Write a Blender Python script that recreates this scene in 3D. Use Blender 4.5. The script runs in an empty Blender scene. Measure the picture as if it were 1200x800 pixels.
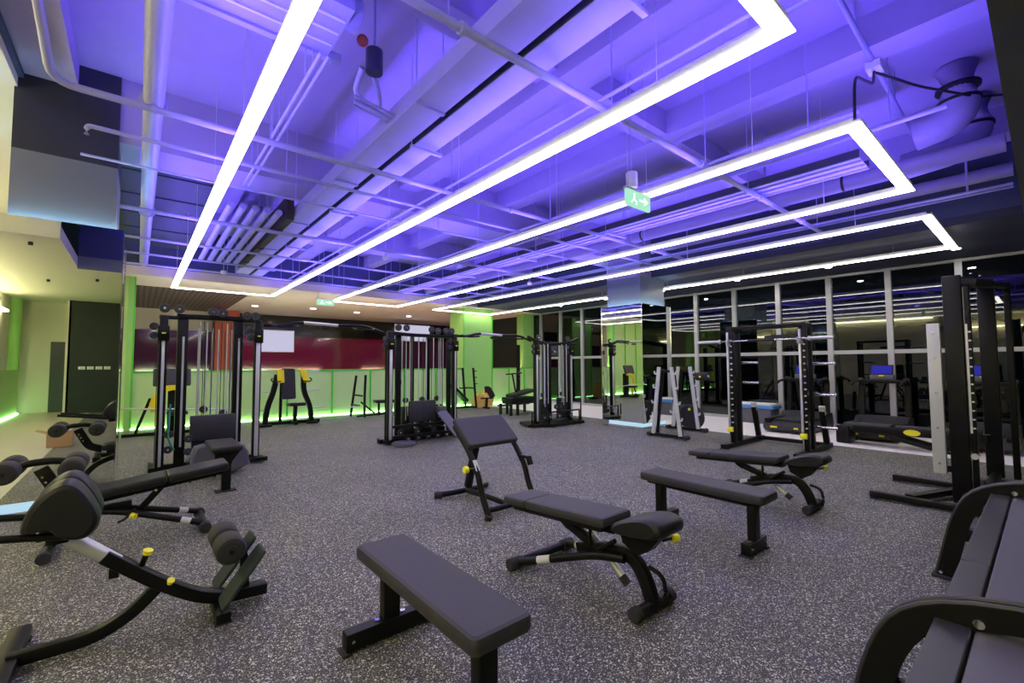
import bpy, math, random
from mathutils import Vector, Matrix
random.seed(7)
PI = math.pi
C = bpy.context.scene.collection
sc = bpy.context.scene

# ------------------------------------------------------------------ camera
EYE = Vector((0, 0, 1.4)); FPX = 525.6
def _cam_axes(yaw, pitch, roll):
    a, p, r0 = (math.radians(v) for v in (yaw, pitch, roll))
    fw = Vector((math.sin(a)*math.cos(p), math.cos(a)*math.cos(p), math.sin(p)))
    r = Vector((math.cos(a), -math.sin(a), 0)); u = r.cross(fw)
    c, s = math.cos(r0), math.sin(r0)
    return c*r+s*u, -s*r+c*u, fw
RT, UP, FW = _cam_axes(39.848, 2.944, -0.218)
cd = bpy.data.cameras.new('camera'); cam = bpy.data.objects.new('camera', cd); C.objects.link(cam)
cd.sensor_width = 36; cd.sensor_fit = 'HORIZONTAL'; cd.lens = FPX/1200*36; cd.clip_start = .05; cd.clip_end = 200
m = Matrix((RT, UP, -FW)).transposed().to_4x4(); m.translation = EYE; cam.matrix_world = m
sc.camera = cam

# ------------------------------------------------------------------ materials
MATS = {}
def mat(name, col, rough=.5, metal=0, spec=.5, bump=0, bscale=200, var=0, vscale=3, emit=None, estr=0, coat=0):
    if name in MATS: return MATS[name]
    m = bpy.data.materials.new(name); m.use_nodes = True; nt = m.node_tree; n = nt.nodes; b = n['Principled BSDF']
    b.inputs['Base Color'].default_value = (*col, 1); b.inputs['Roughness'].default_value = rough
    b.inputs['Metallic'].default_value = metal; b.inputs['Specular IOR Level'].default_value = spec
    if coat: b.inputs['Coat Weight'].default_value = coat
    tc = n.new('ShaderNodeTexCoord')
    if var:
        ns = n.new('ShaderNodeTexNoise'); ns.inputs['Scale'].default_value = vscale; ns.inputs['Detail'].default_value = 5
        nt.links.new(tc.outputs['Object'], ns.inputs['Vector'])
        mx = n.new('ShaderNodeMix'); mx.data_type = 'RGBA'
        mx.inputs['A'].default_value = (*[c*(1-var) for c in col], 1); mx.inputs['B'].default_value = (*[min(1, c*(1+var)) for c in col], 1)
        nt.links.new(ns.outputs['Fac'], mx.inputs['Factor']); nt.links.new(mx.outputs['Result'], b.inputs['Base Color'])
    if bump:
        ns = n.new('ShaderNodeTexNoise'); ns.inputs['Scale'].default_value = bscale; ns.inputs['Detail'].default_value = 3
        nt.links.new(tc.outputs['Object'], ns.inputs['Vector'])
        bp = n.new('ShaderNodeBump'); bp.inputs['Strength'].default_value = bump; bp.inputs['Distance'].default_value = .002
        nt.links.new(ns.outputs['Fac'], bp.inputs['Height']); nt.links.new(bp.outputs['Normal'], b.inputs['Normal'])
    if emit: b.inputs['Emission Color'].default_value = (*emit, 1); b.inputs['Emission Strength'].default_value = estr
    MATS[name] = m
    return m
FRAME = mat('black_powder_coat', (.006, .0062, .0062), .38, 0, .2, bump=.1, bscale=900)
UPH = mat('black_upholstery', (.013, .013, .0145), .42, 0, .3, bump=.25, bscale=500, var=.12, vscale=6)
UPHL = mat('grey_black_upholstery', (.040, .038, .045), .5, 0, .3, bump=.2, bscale=500, var=.1, vscale=5)
FOAM = mat('black_foam', (.02, .02, .021), .75, bump=.3, bscale=700)
RUB = mat('black_rubber', (.02, .02, .022), .8)
GREYP = mat('grey_paint', (.55, .57, .54), .38, .1)
SILV = mat('silver_metal', (.62, .63, .64), .35, .35)
CHR = mat('chrome', (.8, .8, .82), .12, 1)
YEL = mat('yellow_plastic', (.90, .86, .02), .45)
YELP = mat('yellow_paint', (.85, .70, .02), .4)
PLAS = mat('grey_plastic', (.028, .028, .034), .45, bump=.05)
PLASL = mat('mid_grey_plastic', (.10, .095, .12), .5)
WEIGHT = mat('weight_stack_steel', (.02, .02, .022), .4, .3)
CABLE = mat('black_cable', (.015, .015, .015), .5)
WHITEP = mat('white_paint', (.75, .76, .78), .4)
LABEL = mat('silver_label', (.6, .6, .58), .4)
WOOD = mat('plywood', (.85, .52, .14), .6, var=.25, vscale=8)
CARD = mat('cardboard', (.42, .26, .12), .8, var=.1)
BLUEP = mat('blue_plastic', (.08, .25, .55), .5)
GALV = mat('uplight_tinted_galvanised', (.42, .41, .74), .45, .1, var=.12, vscale=4)  # steel tinted blue-violet to imitate the light of the uplights
PIPE = mat('uplight_tinted_pipe', (.42, .42, .70), .4, 0)  # blue of the uplights put into the pipe colour
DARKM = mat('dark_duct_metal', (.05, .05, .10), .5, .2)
CONC = mat('uplight_tinted_concrete', (.36, .325, .53), .8, bump=.2, bscale=30, var=.16, vscale=1.3)  # base colour carries the violet cast of the LED uplights
CONCD = mat('uplight_tinted_fascia', (.06, .075, .17), .8, var=.1)  # blue cast of the ceiling light put into the fascia colour
CREAM = mat('cream_paint', (.72, .69, .56), .7, var=.03)
PINKW = mat('warm_white_paint', (.72, .65, .58), .7, var=.03)
DGREY = mat('dark_grey_ground_unlit_ceiling', (.095, .095, .09), .75)
SOFF = mat('uplight_tinted_soffit', (.030, .034, .075), .7)  # shade and blue light cast put into the soffit colour
BLACKW = mat('black_green_wall', (.012, .022, .016), .6)
BEIGEF = mat('beige_floor_screed', (.52, .49, .40), .35, var=.06, vscale=2)
WHITEF = mat('white_floor_tile', (.88, .84, .85), .35, var=.04, vscale=2)
GREENW = mat('green_wall_panel', (.52, .76, .30), .5, var=.06, vscale=1.5)
GREENR = mat('green_rib_paint', (.10, .62, .05), .4)
GREEND = mat('green_column_paint', (.32, .66, .17), .45, var=.05)
MAGE = mat('magenta_glass_panel', (.20, .008, .075), .1, 0, .6, coat=.5)
PURG = mat('purple_glass_panel', (.085, .012, .07), .1, 0, .6, coat=.5)
BLKG = mat('black_glass_panel', (.012, .012, .014), .12, 0, .5)
REDP = mat('red_paint_and_red_light', (.42, .08, .05), .6)
ALU = mat('window_aluminium', (.42, .42, .44), .4, .3)
BOXW = mat('white_column_panel', (.17, .195, .25), .45, var=.02)
CLAD = mat('uplight_tinted_cladding', (.022, .026, .045), .6, var=.08)  # dimness and blue cast near the ceiling put into the cladding colour
MIRR = mat('mirror_silvering', (.80, .84, .82), .008, 1)
DOORM = mat('blue_grey_door_paint', (.045, .055, .07), .4)

def emat(name, col, s):
    m = bpy.data.materials.new(name); m.use_nodes = True; nt = m.node_tree; nt.nodes.clear()
    e = nt.nodes.new('ShaderNodeEmission'); o = nt.nodes.new('ShaderNodeOutputMaterial')
    e.inputs[0].default_value = (*col, 1); e.inputs[1].default_value = s; nt.links.new(e.outputs[0], o.inputs[0]); return m
E_WHITE = emat('led_diffuser_white', (1, .935, .82), 13.8)
E_BLUE = emat('led_uplight_violet', (.175, .092, 1.0), 88)
E_GREEN = emat('led_green', (.42, 1, .36), 17)
E_COOL = emat('led_cool_white', (.50, .85, 1), 85)
E_COOLB = emat('led_cool_white_base', (.55, .82, 1), .85)
E_DOWN = emat('downlight_lamp', (1, .95, .88), 520)
E_WARM = emat('warm_downlight_lamp', (1, .86, .55), 60)
E_PINK = emat('pink_fill_lamp', (1, .55, .50), 30)
E_FILL = emat('warm_fill_led', (1, .88, .80), 42)
E_FILLP = emat('pink_fill_led', (1, .50, .42), 40)
E_FILLY = emat('yellow_fill_led', (1, .90, .52), 22)
E_SCR = emat('blue_screen', (.05, .05, .6), .55)
E_SIGN = emat('green_exit_panel', (.42, .86, .62), 1.0)
E_SIGNW = emat('white_exit_symbol', (.9, 1, .92), 2.2)
E_BOARD = emat('lit_white_board', (.62, .60, .80), .9)

# rubber floor with pale flecks
def rubber():
    m = bpy.data.materials.new('speckled_rubber_floor'); m.use_nodes = True; nt = m.node_tree; n = nt.nodes; L = nt.links; b = n['Principled BSDF']
    tc = n.new('ShaderNodeTexCoord'); b.inputs['Roughness'].default_value = .62
    acc = None
    for sc_, thr, col in ((210, .90, (.56, .55, .46)), (135, .95, (.68, .66, .56)), (330, .85, (.27, .265, .22))):
        v = n.new('ShaderNodeTexVoronoi'); v.inputs['Scale'].default_value = sc_; L.new(tc.outputs['Object'], v.inputs['Vector'])
        sp = n.new('ShaderNodeSeparateColor'); L.new(v.outputs['Color'], sp.inputs[0])
        g = n.new('ShaderNodeMath'); g.operation = 'GREATER_THAN'; g.inputs[1].default_value = thr; L.new(sp.outputs[0], g.inputs[0])
        mx = n.new('ShaderNodeMix'); mx.data_type = 'RGBA'; L.new(g.outputs[0], mx.inputs['Factor'])
        if acc is None: mx.inputs['A'].default_value = (.032, .0315, .026, 1)
        else: L.new(acc, mx.inputs['A'])
        mx.inputs['B'].default_value = (*col, 1); acc = mx.outputs['Result']
    ns = n.new('ShaderNodeTexNoise'); ns.inputs['Scale'].default_value = 1.1; ns.inputs['Detail'].default_value = 4; L.new(tc.outputs['Object'], ns.inputs['Vector'])
    mr = n.new('ShaderNodeMapRange'); mr.inputs[1].default_value = .3; mr.inputs[2].default_value = .7; mr.inputs[3].default_value = .84; mr.inputs[4].default_value = 1.12; L.new(ns.outputs['Fac'], mr.inputs[0])
    mm = n.new('ShaderNodeMix'); mm.data_type = 'RGBA'; mm.blend_type = 'MULTIPLY'; mm.inputs['Factor'].default_value = 1; L.new(acc, mm.inputs['A']); L.new(mr.outputs[0], mm.inputs['B'])
    L.new(mm.outputs['Result'], b.inputs['Base Color'])
    bp = n.new('ShaderNodeBump'); bp.inputs['Strength'].default_value = .3; bp.inputs['Distance'].default_value = .002
    n2 = n.new('ShaderNodeTexNoise'); n2.inputs['Scale'].default_value = 300; L.new(tc.outputs['Object'], n2.inputs['Vector']); L.new(n2.outputs['Fac'], bp.inputs['Height']); L.new(bp.outputs['Normal'], b.inputs['Normal'])
    return m
RUBF = rubber()
def slatmat():
    m = bpy.data.materials.new('wood_slat_ceiling'); m.use_nodes = True; nt = m.node_tree; n = nt.nodes; L = nt.links; b = n['Principled BSDF']
    tc = n.new('ShaderNodeTexCoord'); w = n.new('ShaderNodeTexWave'); w.bands_direction = 'X'; w.inputs['Scale'].default_value = 2.6; w.inputs['Distortion'].default_value = .4; L.new(tc.outputs['Object'], w.inputs['Vector'])
    r = n.new('ShaderNodeMix'); r.data_type = 'RGBA'; r.inputs['A'].default_value = (.05, .04, .038, 1); r.inputs['B'].default_value = (.17, .14, .13, 1); L.new(w.outputs['Fac'], r.inputs['Factor']); L.new(r.outputs['Result'], b.inputs['Base Color']); b.inputs['Roughness'].default_value = .5
    return m
SLAT = slatmat()
def glassmat():
    m = bpy.data.materials.new('dark_window_glass'); m.use_nodes = True; nt = m.node_tree; n = nt.nodes; L = nt.links; n.clear()
    o = n.new('ShaderNodeOutputMaterial'); g = n.new('ShaderNodeBsdfGlossy'); g.inputs['Roughness'].default_value = .004; g.inputs['Color'].default_value = (.9, .95, 1, 1)
    t = n.new('ShaderNodeBsdfTransparent'); t.inputs['Color'].default_value = (.25, .30, .28, 1)
    f = n.new('ShaderNodeFresnel'); f.inputs[0].default_value = 1.5
    mt = n.new('ShaderNodeMath'); mt.operation = 'MULTIPLY_ADD'; mt.inputs[1].default_value = 1.3; mt.inputs[2].default_value = .02; L.new(f.outputs[0], mt.inputs[0])
    ge = n.new('ShaderNodeNewGeometry'); iv = n.new('ShaderNodeMath'); iv.operation = 'SUBTRACT'; iv.inputs[0].default_value = 1; L.new(ge.outputs['Backfacing'], iv.inputs[1])
    ml = n.new('ShaderNodeMath'); ml.operation = 'MULTIPLY'; L.new(mt.outputs[0], ml.inputs[0]); L.new(iv.outputs[0], ml.inputs[1])
    mx = n.new('ShaderNodeMixShader'); L.new(ml.outputs[0], mx.inputs[0]); L.new(t.outputs[0], mx.inputs[1]); L.new(g.outputs[0], mx.inputs[2]); L.new(mx.outputs[0], o.inputs[0])
    return m
GLASS = glassmat()

# ------------------------------------------------------------------ mesh builder
def fillet(pts, r, seg=5):
    pts = [Vector(p) for p in pts]; out = [pts[0]]
    for i in range(1, len(pts)-1):
        a, b, c = pts[i-1], pts[i], pts[i+1]; rr = r[i-1] if isinstance(r, (list, tuple)) else r
        d1, d2 = a-b, c-b; l = min(rr, d1.length*.48, d2.length*.48)
        p0 = b+d1.normalized()*l; p2 = b+d2.normalized()*l
        for k in range(seg+1):
            t = k/seg; out.append(p0*(1-t)**2+b*2*t*(1-t)+p2*t*t)
    out.append(pts[-1]); return out
def circ(r, n=10): return [(r*math.cos(2*PI*k/n), r*math.sin(2*PI*k/n)) for k in range(n)]
def rrect(w, h, r=.006, n=2):
    out = []
    for cx, cy, a0 in ((w/2-r, h/2-r, 0), (-w/2+r, h/2-r, PI/2), (-w/2+r, -h/2+r, PI), (w/2-r, -h/2+r, 1.5*PI)):
        for k in range(n+1):
            a = a0+PI/2*k/n; out.append((cx+r*math.cos(a), cy+r*math.sin(a)))
    return out
class MB:
    def __init__(s): s.v = []; s.f = []; s.M = Matrix.Identity(4)
    def add(s, vs, fs):
        o = len(s.v); s.v += [s.M @ Vector(v) for v in vs]; s.f += [[i+o for i in f] for f in fs]; return s
    def box(s, a, b, bev=0):
        x0, x1 = sorted((a[0], b[0])); y0, y1 = sorted((a[1], b[1])); z0, z1 = sorted((a[2], b[2]))
        if bev:
            return s.pad(((x0+x1)/2, (y0+y1)/2, z0), x1-x0, y1-y0, z1-z0, bev, bev*.8)
        vs = [(x, y, z) for z in (z0, z1) for x, y in ((x0, y0), (x1, y0), (x1, y1), (x0, y1))]
        return s.add(vs, [(3, 2, 1, 0), (4, 5, 6, 7), (0, 1, 5, 4), (1, 2, 6, 5), (2, 3, 7, 6), (3, 0, 4, 7)])
    def loops(s, rings, cap=True):
        n = len(rings[0]); vs = [p for r in rings for p in r]; fs = []
        for i in range(len(rings)-1):
            for k in range(n):
                a = i*n+k; b = i*n+(k+1) % n; fs.append((a, b, b+n, a+n))
        if cap: fs.append(tuple(range(n-1, -1, -1))); fs.append(tuple(range((len(rings)-1)*n, len(rings)*n)))
        return s.add(vs, fs)
    def pad(s, base, L, W, H, rc, re, T=None, taper=1):
        """rounded slab: base centre, size L(x) W(y) H(z); T = extra matrix; taper scales y-width at +x end"""
        rings = []
        re = min(re, H*.49); rc = min(rc, L*.49, W*.49)
        for z, ins in ((0, re), (re*.3, re*.3), (re, 0), (H-re, 0), (H-re*.3, re*.3), (H, re)):
            ring = []
            for x, y in rrect(L-2*ins, W-2*ins, max(rc-ins, .002), 4):
                t = 1+(taper-1)*(x/L+.5)
                p = Vector((x, y*t, z))
                if T: p = T @ p
                ring.append(p+Vector(base))
            rings.append(ring)
        return s.loops(rings)
    def sweep(s, pts, sec, ref=(0, 0, 1), cap=True, scale=None):
        pts = [Vector(p) for p in pts]; ref = Vector(ref); rings = []
        for i, p in enumerate(pts):
            t = (pts[min(i+1, len(pts)-1)]-pts[max(i-1, 0)]).normalized()
            a = ref.cross(t)
            if a.length < 1e-3: a = Vector((1, 0, 0)).cross(t)
            if a.length < 1e-3: a = Vector((0, 1, 0)).cross(t)
            a.normalize(); b = t.cross(a)
            k = scale[i] if scale else 1
            rings.append([p+a*x*k+b*y*k for x, y in sec])
        return s.loops(rings, cap)
    def tube(s, pts, r, n=10, bend=0): return s.sweep(fillet(pts, bend) if bend else pts, circ(r, n))
    def bar(s, pts, w, h, ref=(0, 0, 1), bend=0, r=.006): return s.sweep(fillet(pts, bend) if bend else pts, rrect(w, h, min(r, w*.4, h*.4)), ref)
    def cyl(s, p, q, r, n=16, bev=0):
        p, q = Vector(p), Vector(q)
        if not bev: return s.sweep([p, q], circ(r, n))
        d = (q-p).normalized(); b = bev
        pts = [p, p+d*b*.3, p+d*b, q-d*b, q-d*b*.3, q]; sc_ = [(r-b)/r, (r-b*.3)/r, 1, 1, (r-b*.3)/r, (r-b)/r]
        # perp frame
        return s.sweep(pts, circ(r, n), scale=sc_)
    def sphere(s, c, r, n=10, sq=(1, 1, 1)):
        rings = []
        for i in range(1, n):
            a = PI*i/n; rings.append([Vector(c)+Vector((r*math.sin(a)*math.cos(2*PI*k/(2*n))*sq[0], r*math.sin(a)*math.sin(2*PI*k/(2*n))*sq[1], -r*math.cos(a)*sq[2])) for k in range(2*n)])
        return s.loops(rings)
    def prism(s, pts, axis, a, b):
        """extrude 2-D polygon along axis; pts in the other two axes (cyclic x->yz, y->xz, z->xy)"""
        def mk(u, v, w): return {'x': (w, u, v), 'y': (u, w, v), 'z': (u, v, w)}[axis]
        return s.loops([[Vector(mk(u, v, w)) for u, v in pts] for w in (a, b)])
    def build(s, name, material, parent=None, smooth=35, label=None, stuff=False):
        me = bpy.data.meshes.new(name)
        if parent is not None: org = Vector(parent['_org'])
        else:
            xs = [v.x for v in s.v]; ys = [v.y for v in s.v]; zs = [v.z for v in s.v]
            org = Vector(((min(xs)+max(xs))/2, (min(ys)+max(ys))/2, min(zs)))
        me.from_pydata([v-org for v in s.v], [], s.f)
        import bmesh
        bm = bmesh.new(); bm.from_mesh(me); bmesh.ops.recalc_face_normals(bm, faces=bm.faces); bm.to_mesh(me); bm.free()
        me.materials.append(material)
        if smooth:
            me.polygons.foreach_set('use_smooth', [True]*len(me.polygons)); me.set_sharp_from_angle(angle=math.radians(smooth))
            for p in me.polygons:
                if len(p.vertices) > 8: p.use_smooth = False
        o = bpy.data.objects.new(name, me); C.objects.link(o); o['_org'] = tuple(org)
        if parent is not None: o.parent = parent
        else: o.location = org
        if label: o['label'] = label
        if stuff: o['kind'] = 'stuff'
        return o
def thing(name, label, cat, loc, group=None):
    o = bpy.data.objects.new(name, None); C.objects.link(o); o.location = loc; o.empty_display_size = .1
    o['label'] = label; o['category'] = cat; o['_org'] = tuple(loc)
    if group: o['group'] = group
    return o
def tag(o, label, cat, group=None):
    o['label'] = label; o['category'] = cat
    if group: o['group'] = group
    return o
def struct(o): o['kind'] = 'structure'; return o
def dup(o, delta, label=None, parent=None):
    c = o.copy(); C.objects.link(c)
    if parent is not None: c.parent = parent
    else: c.location = Vector(o.location)+Vector(delta)
    if label: c['label'] = label
    for ch in list(o.children): dup(ch, (0, 0, 0), None, c)
    return c
def sbox(name, a, b, m): return struct(MB().box(a, b).build(name, m, smooth=0))

# ------------------------------------------------------------------ the room
G = 12.9; W = 11.9; SOF = 3.36; SLABZ = 4.5
sbox('floor', (-1.07, -6.2, -.1), (9.2, 12.3, 0), RUBF)
sbox('floor.001', (-2.8, -6.2, -.1), (-1.07, 12.3, 0), BEIGEF)
sbox('floor.002', (9.2, -6.2, -.1), (W, 12.3, 0), WHITEF)
sbox('floor.003', (-2.8, 12.3, -.1), (8.6, G+.1, 0), RUBF)
sbox('floor.006', (-2.8, G+.1, -.1), (8.6, 19.6, 0), BEIGEF)
sbox('floor.004', (8.6, 12.3, -.1), (W, 19.6, 0), WHITEF)
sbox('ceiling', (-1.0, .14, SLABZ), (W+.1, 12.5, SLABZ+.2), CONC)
sbox('ceiling.001', (-2.8, 12.5, SOF), (W+.1, 19.6, SOF+.2), PINKW)       # lower ceiling over the far side
sbox('ceiling.002', (2.0, -6.2, SOF), (W, .14, SOF+.2), DGREY)  # same ceiling as the cream part, its unlit grey put into the colour
sbox('ceiling.008', (-.97, -6.2, SOF), (2.0, .14, SOF+.2), CREAM)         # lower ceiling behind the camera
sbox('ceiling.003', (-2.8, -6.2, SOF), (-.97, 2.75, SOF+.2), CREAM)
sbox('ceiling.004', (-2.8, 2.75, 4.1), (-.97, 12.5, 4.2), CREAM)
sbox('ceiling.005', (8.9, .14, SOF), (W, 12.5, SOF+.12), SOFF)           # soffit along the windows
sbox('trim_1', (-.97, 12.5, SOF+.2), (W, 12.6, SLABZ), CONCD)
sbox('trim_2', (-.97, .04, SOF+.2), (W, .14, SLABZ), CONCD)
sbox('trim_3', (-1.0, .14, 4.2), (-.93, 12.5, SLABZ), CONCD)
sbox('trim_4', (8.9, .14, SOF+.12), (9.0, 12.5, SLABZ), CONCD)
sbox('trim_5', (-2.8, 2.7, SOF+.2), (-.97, 2.75, 4.1), CREAM)
sbox('trim_6', (-.97, .14, SOF-.03), (2.0, .17, SOF+.22), BOXW)
# concrete beams (part of the shell)
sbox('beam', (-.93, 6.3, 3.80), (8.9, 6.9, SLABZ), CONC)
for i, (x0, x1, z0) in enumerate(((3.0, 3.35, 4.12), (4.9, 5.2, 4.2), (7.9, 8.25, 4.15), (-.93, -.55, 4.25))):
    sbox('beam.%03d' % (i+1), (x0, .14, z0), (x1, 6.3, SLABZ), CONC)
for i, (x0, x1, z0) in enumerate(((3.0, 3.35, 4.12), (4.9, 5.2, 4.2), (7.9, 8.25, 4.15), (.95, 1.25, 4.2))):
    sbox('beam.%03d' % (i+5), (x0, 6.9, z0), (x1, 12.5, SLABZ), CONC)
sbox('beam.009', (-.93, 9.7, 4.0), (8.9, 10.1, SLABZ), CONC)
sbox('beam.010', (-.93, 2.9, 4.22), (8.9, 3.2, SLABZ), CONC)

# green half wall, full-height green parts
sbox('wall_far', (-.08, G, 0), (8.55, G+.14, 1.25), GREENW)
sbox('wall_far.001', (9.8, G, 0), (W, G+.14, 1.25), GREENW)
sbox('wall_far.002', (-2.8, G, 0), (-.2, G+.14, SOF), GREENW)
sbox('pillar', (-.2, G-.06, 0), (-.08, G+.3, SOF), GREEND)
sbox('pillar.001', (8.55, G-.04, 0), (9.8, G+.8, SOF), GREEND)
sbox('pillar.002', (11.35, G+.02, 1.25), (W, G+.4, SOF), GREEND)
sbox('wall_far.003', (-2.8, 19.5, 0), (W, 19.6, SOF), PINKW)
led = MB().box((-2.8, G-.045, .012), (W, G-.015, .035)); o = tag(led.build('led_strip', E_GREEN), 'bright green light strip along the foot of the green wall', 'light strip')
lg = struct(MB().box((-.08, G-.03, 1.25), (8.55, G+.16, 1.285)).build('trim_7', GREENR)); struct(MB().box((9.8, G-.03, 1.25), (11.95, G+.16, 1.285)).build('trim_8', GREENR))
x = .75; k = 9
for x in (-1.9, -1.05, .75, 1.9, 3.05, 4.2, 5.3, 6.4, 7.5, 9.78, 10.6, 11.35):
    h = 1.25 if x > 0 else SOF-.01
    sbox('trim_%d' % k, (x-.022, G-.03, .04), (x+.022, G, h), GREENR); k += 1
for x in (8.55, 9.77, -.1): sbox('trim_%d' % k, (x, G-.075, .04), (x+.03, G-.04, SOF), GREENR); k += 1
# room beyond the half wall
sbox('wall_beyond', (-.1, 19.4, 0), (2.9, 19.5, 2.62), PURG)
sbox('wall_beyond.001', (2.9, 19.4, 0), (8.7, 19.5, 2.55), MAGE)
sbox('wall_beyond.002', (2.9, 19.38, 2.55), (W, 19.5, SOF), BLKG)
sbox('wall_beyond.003', (8.7, 19.4, 0), (W, 19.5, 2.55), PURG)
sbox('pillar.003', (2.05, 18.6, 0), (2.75, 19.3, SOF), REDP)  # pillar lit red: the red light is put into its base colour
sbox('ceiling.006', (-.2, 14.1, SOF-.02), (2.3, 19.3, SOF), SLAT)
sbox('wall_left', (-2.9, -6.2, 0), (-2.8, 19.6, 4.2), CREAM)
# left zone far back (seen in the column mirror)
sbox('wall_back', (-2.9, -7.3, 0), (-1.55, -7.2, SOF), CREAM)
sbox('wall_back.001', (-1.6, -6.3, 0), (W, -6.2, SOF), BLACKW)
sbox('wall_back.002', (-1.65, -7.3, 0), (-1.55, -6.2, SOF), CREAM)
sbox('floor.005', (-2.8, -7.2, -.1), (-1.6, -6.2, 0), BEIGEF)
sbox('ceiling.007', (-2.8, -7.2, SOF), (-1.6, -6.2, SOF+.2), CREAM)
sbox('wall_left.001', (-2.9, -7.3, 0), (-2.8, -6.2, 4.2), CREAM)
sbox('door_1', (-2.05, -7.19, 0), (-1.66, -7.12, 2.15), DOORM)
struct(MB().box((-2.8, -7.1, 0), (-2.68, -1.2, 1.3)).build('wall_left.002', GREENW, smooth=0))
struct(MB().cyl((-2.72, -6.4, 1.3), (-2.72, -6.4, SOF), .14, 20).build('pillar.004', GREEND))
tag(MB().box((-2.67, -7.0, .01), (-2.64, -1.3, .04)).build('led_strip', E_GREEN), 'green light strip glowing at the floor in the mirror of the left column', 'light strip')
for i in range(4):
    x = -1.28+i*.19
    s = MB().pad((x, -6.19, 1.3), .15, .012, .09, .004, .003).build('light_switch', WHITEP)
    tag(s, ['leftmost', 'second', 'third', 'rightmost'][i]+' white switch plate on the black wall, seen in the column mirror', 'switch', 'white switch plates on the black wall')
    MB().box((x-.03, -6.184, 1.32), (x+.03, -6.18, 1.37)).build('rocker', LABEL, s)
# window wall
ys = [-6.2]+[1.04+1.04*k for k in range(-6, 12)]
ys = sorted(ys); ys = [y for y in ys if y < 12.6]+[12.9]
for i in range(len(ys)-1):
    y0, y1 = ys[i], ys[i+1]
    m_ = MB(); m_.box((W-.07, y0-.05, 0), (W+.06, y0+.05, SOF)); m_.box((W-.05, y0+.05, 1.60), (W+.05, y1-.05, 1.68)); m_.box((W-.05, y0+.05, 0), (W+.05, y1-.05, .07)); m_.box((W-.05, y0+.05, SOF-.05), (W+.05, y1-.05, SOF))
    w_ = struct(m_.build('window_%d' % (i+1), ALU, smooth=0))
    MB().box((W+.0, y0+.05, .07), (W+.012, y1-.05, 1.60)).build('pane', GLASS, w_, smooth=0)
    MB().box((W+.0, y0+.05, 1.68), (W+.012, y1-.05, SOF-.05)).build('pane', GLASS, w_, smooth=0)
sbox('wall_right', (W+.06, 12.85, 0), (W+.16, 19.6, SLABZ), BLACKW)
sbox('wall_right.001', (W+.0, -6.2, SOF+.0), (W+.1, 12.9, SLABZ+.2), CONCD)

# mirrored columns
def column(x0, x1, y0, y1, zt, zb, ee, lab):
    struct(MB().box((x0+.03, y0+.03, 0), (x1-.03, y1-.03, zb)).build('pillar', CLAD, smooth=0))
    struct(MB().box((x0, y0, zb), (x1, y1, SLABZ)).build('pillar', CLAD if x0 < 0 else CONC, smooth=0))
    t = thing('column_casing', lab, 'column casing', ((x0+x1)/2, (y0+y1)/2, 0))
    m_ = MB()
    for a, b in (((x0, y0), (x1, y0+.03)), ((x0, y1-.03), (x1, y1)), ((x0, y0+.03), (x0+.03, y1-.03)), ((x1-.03, y0+.03), (x1, y1-.03))):
        m_.box((*a, zt-.15), (*b, zb))
    m_.build('upper_panel', BOXW, t, smooth=0)
    e = ee
    for a, b in (((x0-e, y0-e), (x1+e, y0-e+.012)), ((x0-e, y1+e-.012), (x1+e, y1+e)), ((x0-e, y0-e+.012), (x0-e+.012, y1+e-.012)), ((x1+e-.012, y0-e+.012), (x1+e, y1+e-.012))):
        MB().box((*a, .13), (*b, zt)).build('mirror_panel', MIRR, t, smooth=0)
    m_ = MB()
    for a in ((x0-e, y0-e), (x1+e, y0-e), (x0-e, y1+e), (x1+e, y1+e)):
        m_.box((a[0]-.006, a[1]-.006, .12), (a[0]+.006, a[1]+.006, zt+.003))
    m_.build('edge_trim', CHR, t, smooth=0)
    m_ = MB()
    for z in (zt-.13, ):
        for a, b in (((x0-.03, y0-.03), (x1+.03, y0-.008)), ((x0-.03, y1+.008), (x1+.03, y1+.03)), ((x0-.03, y0-.008), (x0-.008, y1+.008)), ((x1+.008, y0-.008), (x1+.03, y1+.008))):
            m_.box((*a, z), (*b, z+.02))
    m_.build('upper_led_strip', E_COOL, t, smooth=0)
    m_ = MB(); m_.box((x0+.0, y0+.0, .03), (x1, y0+.028, .11)); m_.box((x0, y0+.03, .03), (x0+.028, y1, .11)); m_.box((x1-.028, y0+.03, .03), (x1, y1, .11)); m_.box((x0+.03, y1-.028, .03), (x1-.03, y1, .11))
    m_.build('base_led_strip', E_COOLB, t, smooth=0)
    m_ = MB(); m_.box((x0-.01, y0-.01, 0), (x1+.01, y1+.01, .028)); m_.build('plinth', SILV, t, smooth=0)
column(-.99, -.22, 6.28, 7.15, 2.83, 3.50, .07, 'square column casing at the left edge, mirrored below and pale panelled above')
column(8.45, 9.40, 5.72, 6.62, 2.72, 3.36, .10, 'square column casing beside the windows, mirrored below and pale panelled above')

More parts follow.
